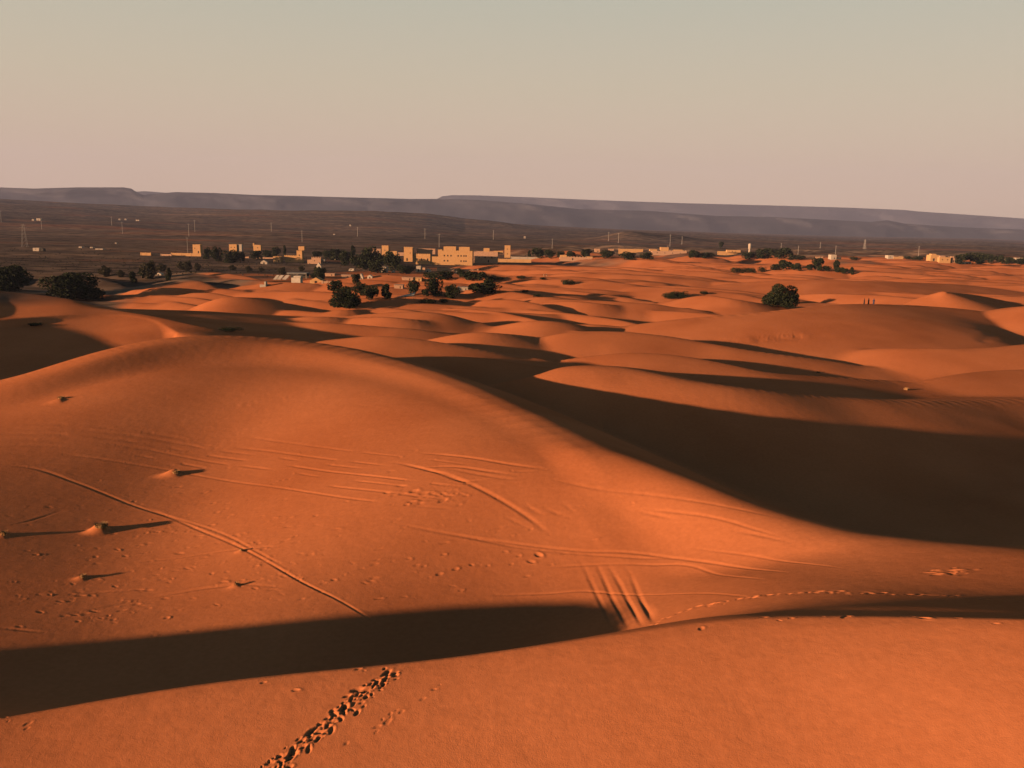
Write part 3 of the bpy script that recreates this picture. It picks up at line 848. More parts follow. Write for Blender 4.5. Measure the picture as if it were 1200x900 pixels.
tree_row([(485,346,16,18),(499,347,10,10),(509,347,17,24),(529,350,17,17)], 'the round trees standing on sand in front of the hotel', 'trees on the sand before the hotel')
tree_row([(503,356,19,8,'low'),(521,355,12,6,'low')], 'the two low bushes beside the flat pale awning', 'bushes beside the awning', 'low', 'shrub')
tree_row([(507,326,18,9,'low'),(521,327,22,10),(540,325,8,11),(548,328,20,11),(561,329,18,11),(575,329,14,8),(587,328,10,5,'low')], 'the dark bushes strung along under the hotel', 'bushes under the hotel', 'round', 'shrub')
tree_row([(556,343,13,10),(568,345,34,15),(573,340,15,15)], 'the dark trees right of the sand before the hotel', 'trees right of the hotel sand')
# ---- right of the hotel
tree_row([(620,302,6,9,'tall'),(632,303,16,13),(645,303,12,11),(656,302,10,8),(668,303,14,10),(686,303,15,12)], 'the trees right of the square hotel tower', 'trees right of the hotel tower')
tree_row([(712,303,19,10),(736,304,19,9),(757,304,15,9)], 'the dark clumps before the long pink walls', 'trees before the pink walls')
tree_row([(812,303,17,11),(829,303,15,8),(845,291,6,8)], 'the trees just right of the ruined pink kasbah', 'trees right of the pink kasbah')
tree_row([(879,304,17,10),(895,304,20,13),(913,304,27,14),(933,305,17,7)], 'the dark dense trees right of the white water tower', 'trees right of the water tower')
tree_row([(865,320,14,9),(880,320,12,8),(893,319,8,8)], 'the left bushes in the line across the dunes', 'bushes on the dune line, left part', 'low', 'shrub')
tree_row([(908,317,11,8),(918,317,19,14),(933,317,13,10)], 'the middle bushes in the line across the dunes', 'bushes on the dune line, middle part', 'round', 'shrub')
tree_row([(948,317,10,8),(957,317,13,16),(969,318,9,7),(980,319,11,14,'tall'),(989,321,10,8),(998,322,6,9,'tall')], 'the right bushes in the line across the dunes', 'bushes on the dune line, right part', 'round', 'shrub')
tree_row([(1063,304,9,5),(1078,305,14,6),(1000,305,9,5)], 'the low bushes between the white houses and the right village', 'bushes before the right village', 'low', 'shrub')
tree_row([(1124,310,13,12),(1140,309,19,15),(1149,309,12,12),(1160,309,12,12),(1171,309,10,11),(1181,310,10,9),(1191,310,12,8),(1200,310,10,9)], 'the trees of the village at the far right', 'trees of the right village')
# ---- shrubs out on the dunes
tree_row([(611,327,11,5),(637,328,8,4),(665,334,14,8)], 'the dark shrubs on the dunes near the two walkers', 'shrubs near the two walkers', 'low', 'shrub')
tree_row([(615,343,9,4),(631,348,10,4)], 'the two tiny shrubs below the two walkers', 'shrubs below the walkers', 'low', 'shrub')
tree_row([(783,350,14,8),(796,350,20,11),(824,345,9,5)], 'the shrubs left of the lone dune tree', 'shrubs left of the lone tree', 'low', 'shrub')
tree(269, 388, 22, 6, 'flat dark shrub in the shaded valley behind the big dune', sh='low', cat='shrub')
tree(42, 382, 13, 5, 'small dark shrub on the brink above the shaded left hollow', sh='low', cat='shrub')

# ---- buildings
def frame_at(px, py):
    p = place(px, py); return p, px_size(p)
class House:
    """a mud building set out in photo pixels at its own distance; every part a mesh under the thing"""
    def __init__(s, name, label, cat, px, py, group=None, rz=0.0, deep=None):
        s.p, s.s = frame_at(px, py); s.px, s.py = px, py
        s.root = thing(name, label, cat, s.p, rz, group)
    def block(s, part, x0, x1, ytop, ybase, mat, y0=0.0, deep=6.0, parapet=.35, top=1.0):
        k = s.s; X0, X1 = (x0 - s.px) * k, (x1 - s.px) * k; Z1 = (s.py - ytop) * k; Z0 = (s.py - ybase) * k - (.8 if ybase >= s.py - .5 else 0)
        m = MB().box(X0, X1, y0, y0 + deep, Z0, Z1 - parapet, top)
        if parapet:
            t = min(.3, (X1 - X0) * .15); za, zb = Z1 - parapet, Z1
            m.box(X0, X1, y0, y0 + t, za, zb).box(X0, X1, y0 + deep - t, y0 + deep, za, zb).box(X0, X0 + t, y0 + t, y0 + deep - t, za, zb).box(X1 - t, X1, y0 + t, y0 + deep - t, za, zb)
        return m.build(part, mat, s.root)
    def hole(s, part, cx, cy, w, h, y0=0.0, arch=False):
        """framed opening a little proud of the wall"""
        k = s.s; X = (cx - s.px) * k; Z = (s.py - cy) * k; W = w * k / 2; H = h * k / 2
        m = MB()
        if arch:
            pts = [(X - W, -.03 + y0, Z - H), (X + W, -.03 + y0, Z - H)] + [(X + W * math.cos(t), -.03 + y0, Z + H * .3 + H * .7 * math.sin(t)) for t in np.linspace(0, math.pi, 7)]
            n = len(pts); back = [(a, .05 + y0, c) for a, b, c in pts]
            m.poly(pts + back, [tuple(range(n))] + [(i, (i + 1) % n, n + (i + 1) % n, n + i) for i in range(n)])
        else: m.box(X - W, X + W, y0 - .03, y0 + .05, Z - H, Z + H)
        return m.build(part, HOLE, s.root)
    def crenels(s, x0, x1, y, n, mat, y0=0.0, h=.7):
        """stepped parapet, one connected strip"""
        k = s.s; X0, X1 = (x0 - s.px) * k, (x1 - s.px) * k; Z = (s.py - y) * k; d = (X1 - X0) / (2 * n + 1); t = .4
        P = []
        for i in range(2 * n + 1):
            z = Z + (h if i % 2 == 0 else h * .25)
            P += [(X0 + i * d, z), (X0 + (i + 1) * d, z)]
        m = MB(); v = []
        for x, z in P: v += [(x, y0, Z - .2), (x, y0, z), (x, y0 + t, z), (x, y0 + t, Z - .2)]
        f = []
        for i in range(len(P) - 1):
            a, b = 4 * i, 4 * i + 4
            f += [(a, b, b + 1, a + 1), (a + 1, b + 1, b + 2, a + 2), (a + 2, b + 2, b + 3, a + 3), (a + 3, b + 3, b, a)]
        f += [(0, 1, 2, 3), tuple(4 * (len(P) - 1) + q for q in (3, 2, 1, 0))]
        m.poly(v, f)
        return m.build('crenels', mat, s.root)

# the hotel
h = House('kasbah_hotel', 'large sunlit yellow kasbah hotel with two rows of windows and a corner tower', 'hotel', 520, 310.5)
h.block('main_block', 517, 551, 294.2, 310.5, MUD, 0, 16, .6)
h.block('corner_pier', 550.6, 553.5, 293.6, 310.5, MUD, -.5, 15, .3)
h.block('rooftop_room', 519.5, 534, 289.2, 294.6, MUD, 1.6, 7, .4)
h.block('rooftop_room', 537.5, 550, 289.4, 294.6, MUD, 1.6, 7, .4)
h.block('middle_wing', 487, 504, 298.6, 310, MUD, 1.2, 10, .4)
h.block('middle_wing', 504.2, 516.8, 301.0, 310, MUD, 1.8, 10, .3)
h.block('upper_terrace', 487.5, 509, 292.4, 298.7, MUDP, 7, 5, .4)
h.block('stair_tower', 512.6, 517.4, 293.0, 301.5, MUD, 4, 6, .4)
h.block('corner_tower', 473.2, 483.5, 291.2, 307.5, MUD, -.2, 8, .5, .95)
h.block('low_wing', 483.7, 487, 298, 308, MUD, 1.6, 8, .3)
h.crenels(473.4, 483.3, 291.2, 4, MUD, -.15, .5); h.crenels(517.2, 550.4, 294.2, 14, MUD, .05, .45); h.crenels(487.2, 503.8, 298.6, 7, MUD, 1.25, .4)
for cx in (520.6, 524.6, 528.4, 536.8, 540.2, 543.6, 546.0): h.hole('window', cx, 299.6, 1.6, 1.7)
for cx in (520.6, 524.6, 540.2, 543.6, 546.0): h.hole('window', cx, 305.6, 1.6, 1.7)
for cx in (488.4, 493.6, 500.8): h.hole('window', cx, 304.6, 1.7, 2.6, 1.2, True)
h.hole('door', 477, 305, 1.6, 3.4, -.22, True); h.hole('window', 480.6, 297.4, .8, 1.0, -.2)
h = House('mud_house', 'sunlit building with small square tower and lower wall, just left of the hotel', 'house', 452, 300.8)
h.block('tower', 447.2, 455.4, 288.2, 300.8, MUD, 0, 6, .4, .94); h.block('wall', 455.6, 465, 294.2, 299.6, MUD, .6, 5, .3); h.block('wall', 465.2, 473, 295.6, 299.6, MUDP, 1, 5, .3)
h.crenels(447.8, 454.8, 288.4, 3, MUD, .1, .5); h.hole('window', 451, 293.4, .9, 1.1); h.hole('door', 460, 298.4, 1, 2, .6)
h = House('mud_house', 'wide shaded block right of the hotel, half hidden in its shadow', 'house', 569, 309)
h.block('wall', 554.5, 583, 295.4, 309, MUDP, 6, 12, .4); h.block('rooftop_room', 566, 573, 291.4, 295.6, MUD, 8, 4, .3); h.block('terrace_wall', 578, 589, 294.4, 297.6, MUD, 9, 3, .2)
for cx in (561, 568, 576): h.hole('window', cx, 302, 1.4, 1.8, 6)
h.hole('door', 572, 306.4, 1.5, 3, 6)
h = House('square_tower', 'pale square tower with sunlit top standing right of the hotel', 'tower', 594.5, 302)
h.block('tower', 591, 598, 287.8, 302, MUD, 0, 5, .4, .96); h.hole('window', 594.4, 292, .8, 1.2); h.hole('window', 594.4, 297.6, .8, 1.2)
def wall(label, x0, x1, ytop, ybase, mat=MUD, group=None, n=None):
    h = House('boundary_wall', label, 'wall', (x0 + x1) / 2, ybase, group)
    h.block('wall', x0, x1, ytop, ybase, mat, 0, .5, 0)
    k = max(2, int((x1 - x0) / 9)); m = MB()
    for i in range(k + 1):
        X = ((x0 + (x1 - x0) * i / k) - h.px) * h.s; Z = (h.py - ytop) * h.s
        m.box(X - .35, X + .35, -.12, .62, -.8, Z + .25, .9)
    m.build('pier', mat, h.root); return h
wall('low sunlit wall running right from behind the square hotel tower', 584, 622, 303.8, 307.6, MUD)
wall('thin pale wall under the trees right of the hotel', 599, 655, 301.4, 303.2, LIME)
wall('bright sunlit garden wall below the square tower at left', 201, 235.2, 296.8, 300.2, MUD)
wall('short stub of wall at the far left end of the walled plot', 165, 176.5, 296.2, 299.4, MUD)
wall('dull weathered middle piece of the left plot wall', 177, 200.5, 297.6, 299.8, MUDP)
h = House('square_tower', 'single square mud tower behind the left garden wall', 'tower', 229.5, 297.5)
h.block('tower', 225, 234, 286.8, 297.5, MUD, 2, 6, .4, .97); h.hole('window', 227.6, 291, .8, 1.1, 2); h.hole('door', 231.6, 295.6, 1.2, 2.6, 2)
h = House('mud_house', 'cubic orange house with pale annex above dark trees, left part', 'house', 274, 295)
h.block('wall', 268.6, 277.6, 286.6, 295, MUD, 0, 6, .4); h.block('annex', 279.2, 283, 286.4, 294.4, LIME, 1, 4, .3); h.hole('window', 271, 290, .9, 1.1); h.hole('window', 275, 290, .9, 1.1)
h = House('mud_house', 'small orange house with one raised corner, midway to the slim tower', 'house', 301, 294)
h.block('wall', 297, 305.6, 287.2, 294, MUD, 0, 5, .3); h.block('corner_turret', 296.4, 298, 285.2, 288.6, MUD, .4, 1.6, .1); h.hole('window', 302, 290.4, 1, 1.1)
wall('pale low wall left of the domed white hut', 299, 320, 301.6, 303.2, MUDP)
wall('short pinkish wall beneath the cubic orange house', 282, 291, 300.8, 302.4, MUDP)
h = House('mud_house', 'plain cubic sunlit house between low walls, left of the slim tower house', 'house', 324.6, 307.4)
h.block('wall', 320.2, 329.2, 300.6, 307.4, MUD, 0, 6, .3); h.hole('door', 326.6, 305.8, 1.1, 2.4); h.hole('window', 322.6, 303.6, .8, 1)
h = House('tower_house', 'long low sunlit house ending in a slim tower with flared top', 'house', 343, 307.6)
h.block('wall', 334, 347.6, 303.2, 307.4, MUD, 0, 6, .3); h.block('rear_wall', 332, 347.4, 300.2, 303.4, MUD, 3, 4, .3); h.crenels(332.2, 347.2, 300.2, 7, MUD, 3.1, .5)
h.block('tower', 347.8, 354.4, 293.6, 307.8, MUD, -.4, 5, .3, .95); h.block('tower_top', 350.2, 357, 288.8, 293.2, MUD, -.4, 4.4, .3); h.hole('window', 351, 299, .8, 1.4, -.4); h.hole('window', 340, 305.2, .8, 1.1)
h = House('pink_house', 'pinkish crenellated house with a white gabled end, centre of the left hamlet', 'house', 370, 309.4)
h.block('wall', 365, 376, 302.6, 309, MUDP, 0, 6, .3); h.block('annex', 360, 365.2, 304.6, 310, MUDP, .6, 5, .3); h.block('annex', 376.2, 380, 303.8, 306, LIME, 1, 4, .2)
h.crenels(365.2, 375.8, 302.6, 5, MUDP, .05, .9); h.hole('window', 368.6, 305.6, 1, 1.1)
def gable(name, label, cat, x0, x1, ytop, ybase, mat, ridge_y=4.0, eave=.35, group=None, dark=True, rz=0.0):
    """ridged tent or hut: sloping roof cloth over low side walls"""
    h = House(name, label, cat, (x0 + x1) / 2, ybase, group, rz)
    k = h.s; W = (x1 - x0) * k / 2; H = (ybase - ytop) * k; e = H * eave; D = ridge_y
    h_w = MB().box(-W * .92, W * .92, .12, D - .12, -.5, e); h_w.build('side_wall', mat, h.root)
    m = MB().poly([(-W, 0, e), (W, 0, e), (W, D, e), (-W, D, e), (0, 0, H), (0, D, H)], [(0, 1, 4), (1, 2, 5, 4), (2, 3, 5), (3, 0, 4, 5), (0, 3, 2, 1)])
    m.build('roof', mat, h.root)
    if dark: MB().box(-W * .18, W * .18, .07, .15, -.3, e * .95).build('doorway', HOLE, h.root)
    return h
gable('domed_hut', 'white hut with dark doorway and rounded roof near the cubic house', 'hut', 305, 313.4, 304.8, 309.6, LIME, 4, .45)
gable('white_gable', 'white triangular gable tent at the foot of the pink house', 'tent', 370.4, 376.4, 307.8, 314.2, WHITE, 3, .3)
# striped camp tents with slanting pale cloths
for i, (a, b) in enumerate([(320, 325.2), (324.2, 330.4), (330.2, 337.2)]):
    h = House('slant_tent', ['leftmost', 'middle', 'rightmost'][i] + ' of three pale slanting tent cloths beside the grey flat roof', 'tent', (a + b) / 2, 328.4, 'striped camp tents')
    k = h.s; W = (b - a) * k / 2; H = 5.6 * k
    MB().poly([(-W, 0, .5), (W * .4, 0, .4), (W * 1.3, 3, H), (0, 3, H), (-W, .1, .35), (W * .4, .1, .25), (W * 1.3, 3.1, H - .15), (0, 3.1, H - .15)], [(0, 1, 2, 3), (7, 6, 5, 4), (0, 4, 5, 1), (1, 5, 6, 2), (2, 6, 7, 3), (3, 7, 4, 0)]).build('cloth', WHITE, h.root)
    MB().tube((0, 3.05, -.5), (0, 3.05, H), .07, .06).build('pole', WOOD, h.root); MB().tube((W * 1.2, 3.05, -.5), (W * 1.2, 3.05, H), .07, .06).build('pole', WOOD, h.root)
h = House('open_shelter', 'long dark shelter with flat grey roof beside the slanting tent cloths', 'shelter', 347, 327)
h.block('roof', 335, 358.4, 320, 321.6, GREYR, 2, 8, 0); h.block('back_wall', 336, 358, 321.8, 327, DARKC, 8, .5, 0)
for a in (336.4, 347, 357.6): h.block('post', a - .3, a + .3, 321.8, 327, WOOD, 2.2, .3, 0)
h = House('canvas_hut', 'bright cube of pale canvas at the right end of the grey shelter', 'hut', 347, 331.4)
h.block('wall', 341.4, 352, 325.6, 331.4, WHITE, 0, 4, .1); h.block('roof', 344, 352.4, 323.6, 325.4, WHITE, .2, 3.6, 0)
gable('pointed_tent', 'wide pale tent with pointed roof in front of two round trees', 'tent', 362.4, 377.6, 325.2, 331.8, MUD, 6, .4)
wall('low sandy wall joining the pointed tent at its right', 377.8, 389, 329.6, 331.8, MUDP)
h = House('ruined_hut', 'tiny roofless white hut with one standing corner on the first dunes', 'ruin', 309, 336.4)
h.block('wall', 304.4, 311.4, 333.6, 336.4, LIME, 0, .5, 0); h.block('wall', 309.6, 311.6, 330.2, 333.8, LIME, .05, 2, 0); h.block('side_wall', 310.4, 311.8, 333.6, 336.4, LIME, .6, 3, 0)
h = House('parked_van', 'small white van parked between the tents and the dark trees', 'van', 412, 317.6)
h.block('body', 409.4, 414.8, 314.9, 317.3, WHITE, 0, 2, 0, .93); h.block('bonnet', 408.6, 409.5, 316.1, 317.3, WHITE, .1, 1.8, 0); h.hole('window', 411.4, 315.8, 2.4, .7)
for cx in (410.2, 413.8): h.hole('wheel', cx, 317.3, .8, .8, 0, True)
gable('white_tent', 'narrow white pointed tent left of the trees before the hotel', 'tent', 420.6, 425.6, 320.4, 327.4, WHITE, 3, .25)
gable('canvas_tent', 'low cream tent right of the narrow white pointed tent', 'tent', 430, 436.4, 322.2, 326.4, WHITE, 3, .5)
h = House('white_house', 'whitewashed house with slanting roof beside the dark trees, under the hotel', 'house', 449.6, 319.4)
h.block('wall', 446.6, 453.6, 312.6, 319.4, LIME, 0, 4, .2); h.block('porch', 443.4, 446.4, 310.4, 312.4, LIME, 1, 3, 0); h.hole('door', 451, 317.2, 1, 2.4)
gable('canvas_tent', 'small white tent directly left of the hotel garden trees', 'tent', 458.2, 462.8, 317, 319.6, WHITE, 2.5, .4)
h = House('white_house', 'white low house with arched front just below the hotel windows', 'house', 491, 318.8)
h.block('wall', 487.8, 493, 311.8, 318.8, LIME, 0, 4, .2); h.block('annex', 493.2, 498, 313.6, 318.4, MUDP, .5, 4, .2); h.hole('door', 490.4, 316.6, 1.4, 2.8, 0, True)
gable('canvas_tent', 'wide cream tent in the middle below the hotel', 'tent', 496.6, 504.8, 314.4, 318.8, WHITE, 4, .4)
wall('low pink wall with pale coping below the hotel middle', 512.8, 532, 314, 318, MUDP)
gable('white_tent', 'thin white slanting tent below the hotel right end', 'tent', 532.2, 537.4, 317.6, 320.4, WHITE, 3, .3)
wall('broken pink wall at the right below the hotel', 528, 560, 315.4, 318, MUDP)
h = House('awning', 'flat pale sunlit awning on posts in front of the sand trees', 'awning', 475, 350.6)
k = h.s
MB().poly([(-9.5 * k, 0, .7), (10 * k, -.3, 4.4 * k), (10.5 * k, 4, 7.2 * k), (-2 * k, 4, 3.4 * k), (-9.5 * k, .1, .6), (10 * k, -.2, 4.3 * k), (10.5 * k, 4.1, 7.1 * k), (-2 * k, 4.1, 3.3 * k)], [(0, 1, 2, 3), (7, 6, 5, 4), (0, 4, 5, 1), (1, 5, 6, 2), (2, 6, 7, 3), (3, 7, 4, 0)]).build('cloth', WHITE, h.root)
for a, b, c in ((-9 * k, .1, .7), (9.6 * k, -.1, 4.3 * k), (9.8 * k, 3.9, 7.0 * k), (-1.8 * k, 3.9, 3.3 * k)): MB().tube((a, b, -.8), (a, b, c), .06, .05).build('post', WOOD, h.root)
# sheds and roofs lost among the trees
for (a, b, t, u, lab, mt) in [(471, 484, 325, 328.6, 'low reddish shed among the palms left of the sand trees', MUDP), (398, 404, 296.6, 300, 'pinkish roof corner showing above the dark trees', MUDP), (436, 446, 291.6, 297, 'dull pink house half hidden behind the tallest dark trees', MUDP), (391, 397, 302.6, 305, 'pale shed roof deep among the dark trees', LIME), (484, 494, 325.4, 329.6, 'tan shed roof behind the first sand tree', MUD), (536, 550, 336.6, 340.6, 'long white low shed beside the right sand tree', LIME), (381, 392, 320.4, 323.6, 'flat pink roof right of the two round trees', MUDP), (400, 411, 322, 326, 'flat reddish shed roof left of the narrow white tent', MUDP), (462, 472, 334, 338.4, 'reddish shed behind the tall tree near the largest camp tree', MUDP)]:
    h = House('shed', lab, 'shed', (a + b) / 2, u); h.block('wall', a, b, t + .8, u, mt, 0, 4, 0); h.block('roof', a - .4, b + .4, t, t + .7, mt, -.3, 4.6, 0); h.hole('door', a + (b - a) * .7, u - (u - t) * .35, 1, (u - t) * .6)
# right of the hotel, far side of the dunes
h = House('ruined_building', 'low ruined pink building with broken wall tops, nearest right of the hotel', 'ruin', 675, 305.4)
h.block('wall', 656, 694, 301.6, 305.4, MUDP, 0, 6, 0); h.block('room', 656.4, 664, 299.4, 301.8, MUD, .3, 5, .2); h.block('room', 688, 694.6, 300.6, 302, MUD, .3, 5, .2); h.crenels(665, 687, 301.6, 6, MUDP, .2, .6); h.hole('door', 671, 303.8, 1.4, 2.4)
h = House('pink_house', 'tiny pale pink house on the skyline before the pink walls', 'house', 699.6, 296)
h.block('wall', 697, 703, 291.8, 296, MUDP, 0, 5, .3); h.hole('door', 700.6, 294.8, 1, 1.8)
wall('long pink wall above the dark clumps, middle right', 725, 753, 292.2, 297.4, MUD)
wall('low pale wall fragment left of the long pink wall', 713, 719, 292.2, 294.4, MUDP)
h = House('ruined_kasbah', 'crumbling pink kasbah with stepped outline and thin mast', 'kasbah', 783, 299)
h.block('wall', 764, 804.6, 294.6, 299, MUDP, 0, 9, .3); h.block('upper_room', 774, 783.6, 290.4, 294.8, MUD, 2, 5, .4); h.block('side_room', 761.4, 770, 293, 295, MUD, 1, 5, .2); h.block('side_room', 790, 800, 292.8, 294.8, MUD, 2, 5, .3); h.crenels(784, 804, 294.4, 6, MUDP, .2, .8)
MB().tube((0, 4, (299 - 290.6) * h.s), (0, 4, (299 - 287.6) * h.s), .25, .12).build('mast', WOOD, h.root)
for cx in (770, 779, 788, 797): h.hole('window', cx, 296.8, .9, 1.2)
wall('sunlit wall between dark trees right of the pink kasbah', 841, 869.4, 294.8, 299, MUD)
h = House('pink_house', 'tan house standing on the sunlit wall right of the kasbah', 'house', 861, 299.4)
h.block('wall', 852, 868, 293.2, 296, MUD, 2, 5, .3); h.hole('window', 858, 294.8, 1, 1)
h = House('water_tower', 'white water tower with round tank on a shaft among dark trees', 'water tower', 878, 299)
k = h.s
MB().tube((0, 0, -.8), (0, 0, 7 * k), 1.3, 1.1, 12).build('shaft', LIME, h.root, True); MB().tube((0, 0, 7 * k), (0, 0, 12.6 * k), 1.6 * k, 1.9 * k, 16).tube((0, 0, 12.6 * k), (0, 0, 13.4 * k), 1.9 * k, .3 * k, 16).build('tank', LIME, h.root, False)
h = House('white_house', 'white house with dark side on the dune edge, right of the dense trees', 'house', 976.6, 304.6)
h.block('wall', 973.6, 980, 299, 304.6, LIME, 0, 7, .3); h.block('annex', 980.2, 986, 301.8, 304.6, DARKC, .6, 5, 0); h.hole('door', 977.6, 303, 1, 2)  # dark annex block stands for the house's shaded right side
h = House('white_house', 'small square white house left of the right village, flat roofed', 'house', 1043.6, 303.8)
h.block('wall', 1040.4, 1047, 299.8, 303.8, LIME, 0, 7, .3); h.hole('window', 1043, 301.6, 1, 1)
wall('tan wall right of the small square white house', 1047.6, 1058, 301.2, 303.6, MUD)
h = House('mud_house', 'tan village house with dark recess, first at the right village', 'house', 1095, 306.6)
h.block('wall', 1090, 1100, 299.4, 306.4, MUD, 0, 8, .3); h.block('annex', 1091.6, 1097, 298, 299.6, MUD, 1, 5, .2); h.hole('door', 1094, 304.6, 2, 3)
h = House('mud_house', 'broad orange village house with flat roof in the right village', 'house', 1107, 308.4)
h.block('wall', 1100.4, 1113.6, 301.6, 308.4, MUD, 0, 8, .3); h.block('rooftop_room', 1102, 1108, 300, 301.8, MUDP, 1.4, 5, .2); h.hole('window', 1104, 304.4, 1, 1.4); h.hole('window', 1110, 304.4, 1, 1.4)
h = House('pink_house', 'pale pink narrow house between the orange house and village trees', 'house', 1117.4, 308.6)
h.block('wall', 1114.4, 1121, 301.4, 308.6, MUDP, 0, 7, .3); h.hole('door', 1117, 306.8, 1.1, 2.6)
ordered([(1129, 309.8, 5, 2.6), (1136, 309.6, 4.6, 2.4), (1153, 303, 4, 5), (1174, 306, 3, 3), (1182, 306.4, 3, 3), (1192.6, 305.8, 3.4, 3.2), (1198, 305.6, 3, 3)], 'the small white village houses between the far right trees',
        lambda t, lab: (lambda q: (q.block('wall', t[0] - t[2] / 2, t[0] + t[2] / 2, t[1] - t[3], t[1], LIME, 0, 5, .2), q.hole('door', t[0] + .3, t[1] - t[3] * .4, .9, t[3] * .6)))(House('white_house', lab, 'house', t[0], t[1], 'white houses at the far right')))
ordered([(1057, 302.6, 5, 2.2), (960, 303.2, 8, 2), (935, 303.8, 10, 2.4)], 'the low pale walls on the far dune edge', lambda t, lab: wall(lab, t[0] - t[2] / 2, t[0] + t[2] / 2, t[1] - t[3], t[1], MUDP))
# houses out on the stony plain
ordered([(38.6, 258.8, 2.4, 2), (45, 258.6, 4.6, 2.6), (140, 258, 2, 1.6), (147, 258, 2, 1.6), (161, 259, 4, 1.4)], 'the tiny pale huts high on the far left plain',
        lambda t, lab: (lambda q: (q.block('wall', t[0] - t[2] / 2, t[0] + t[2] / 2, t[1] - t[3], t[1], LIME, 0, 9, .2), q.hole('door', t[0], t[1] - t[3] * .35, .5, t[3] * .6)))(House('plain_hut', lab, 'hut', t[0], t[1], 'huts on the far left plain')))
h = House('white_house', 'lone pale house with dark side on the left plain below the lattice pylon', 'house', 43.4, 294.4)
h.block('wall', 38.6, 46, 290.6, 294.4, LIME, 0, 5, .3); h.block('shed', 46.2, 50.4, 291.2, 294.2, DARKC, .4, 4, 0); h.hole('window', 42, 292, .9, .9)  # dark block at right puts the house's shaded side into colour
ordered([(94, 290.6, 3.6, 1.6), (107, 291, 3, 1.6), (116, 292.6, 9, 1.2), (135.6, 285.8, 1.8, 1.4)], 'the small white sheds scattered right of the lone plain house',
        lambda t, lab: (lambda q: (q.block('wall', t[0] - t[2] / 2, t[0] + t[2] / 2, t[1] - t[3], t[1], LIME, 0, 5, 0), q.hole('door', t[0], t[1] - t[3] * .4, .6, t[3] * .6)))(House('plain_shed', lab, 'shed', t[0], t[1], 'sheds on the left plain')))
ordered([(391.4, 275.4, 2, 1.2), (410.4, 265.2, 1.8, 1.8), (614.8, 279.4, 2, 2.4), (245, 300.2, 2.8, 3)], 'the single white sheds dotted across the plain behind the hotel',
        lambda t, lab: (lambda q: (q.block('wall', t[0] - t[2] / 2, t[0] + t[2] / 2, t[1] - t[3], t[1], LIME, 0, 5, 0), q.hole('door', t[0], t[1] - t[3] * .4, .5, t[3] * .6)))(House('plain_shed', lab, 'shed', t[0], t[1], 'white sheds behind the hotel')))
gable('white_tent', 'small bright white tent among the dusty shrubs before the left wall', 'tent', 181.6, 189, 319.6, 322.6, WHITE, 3, .5)

# ---- power line poles
def pole(px, ytop, ybase, label, lattice=False, group='power poles on the plain'):
    p = place(px, ybase); s = px_size(p); H = (ybase - ytop) * s
    r = thing('power_pylon' if lattice else 'power_pole', label, 'pylon' if lattice else 'power pole', p, .25, group)
    t = max(.14, s * .19)
    if lattice:
        m = MB(); B = H * .11; T = H * .03
        for a in (-1, 1):
            for b in (-1, 1): m.tube((a * B, b * B, -.5), (a * T, b * T, H), t * .7, t * .5, 4)
        n = 6
        for i in range(n):
            z0, z1 = H * i / n, H * (i + 1) / n; w0 = B + (T - B) * i / n; w1 = B + (T - B) * (i + 1) / n
            for a in (-1, 1):
                m.tube((-w0, a * w0, z0), (w1, a * w1, z1), t * .35, t * .35, 4); m.tube((a * w0, -w0, z0), (a * w1, w1, z1), t * .35, t * .35, 4)
        m.build('lattice_mast', STEEL, r)
        MB().box(-H * .16, H * .16, -t * .5, t * .5, H * .84, H * .84 + t).build('crossarm', STEEL, r); MB().box(-H * .12, H * .12, -t * .5, t * .5, H * .95, H * .95 + t).build('crossarm', STEEL, r)
    else:
        MB().tube((0, 0, -.5), (0, 0, H), t, t * .7, 6).build('pole', STEEL, r)
        MB().box(-H * .10, H * .10, -t * .5, t * .5, H * .93, H * .93 + t).build('crossarm', STEEL, r)
        m = MB()
        for a in (-.09, 0, .09): m.tube((a * H, 0, H * .93 + t), (a * H, 0, H * .93 + t + .6), t * .4, t * .3, 5)
        m.build('insulators', HOLE, r)
pole(29, 263, 289.4, 'tall lattice pylon standing on the far left plain', True)
pole(1013, 281, 292, 'faint lattice pylon on the plain left of the right village', True)
ordered([(1.5, 247, 260), (49, 255.6, 269), (131, 254, 264.4), (143.6, 260, 274), (220, 278, 297), (221.4, 262, 277), (228.4, 258, 272)], 'the power poles left of the square mud tower', lambda t, lab: pole(*t, lab, group='power poles at left'))
ordered([(318, 261, 271.4), (354, 270, 283.6), (419, 266, 277.4), (498, 268, 280), (514.6, 274, 290), (578, 270, 281)], 'the power poles behind the hamlet and the hotel', lambda t, lab: pole(*t, lab, group='power poles behind the hotel'))
ordered([(647, 280, 291.6), (713, 272, 282.4), (724.6, 273, 285), (785, 275, 289), (799, 277, 286.6)], 'the power poles behind the pink walls and kasbah', lambda t, lab: pole(*t, lab, group='power poles behind the kasbah'))
ordered([(915, 285, 295), (935, 288, 298.6), (961, 284, 291), (979, 288, 298), (1076, 288.6, 301)], 'the power poles on the right plain', lambda t, lab: pole(*t, lab, group='power poles at right'))

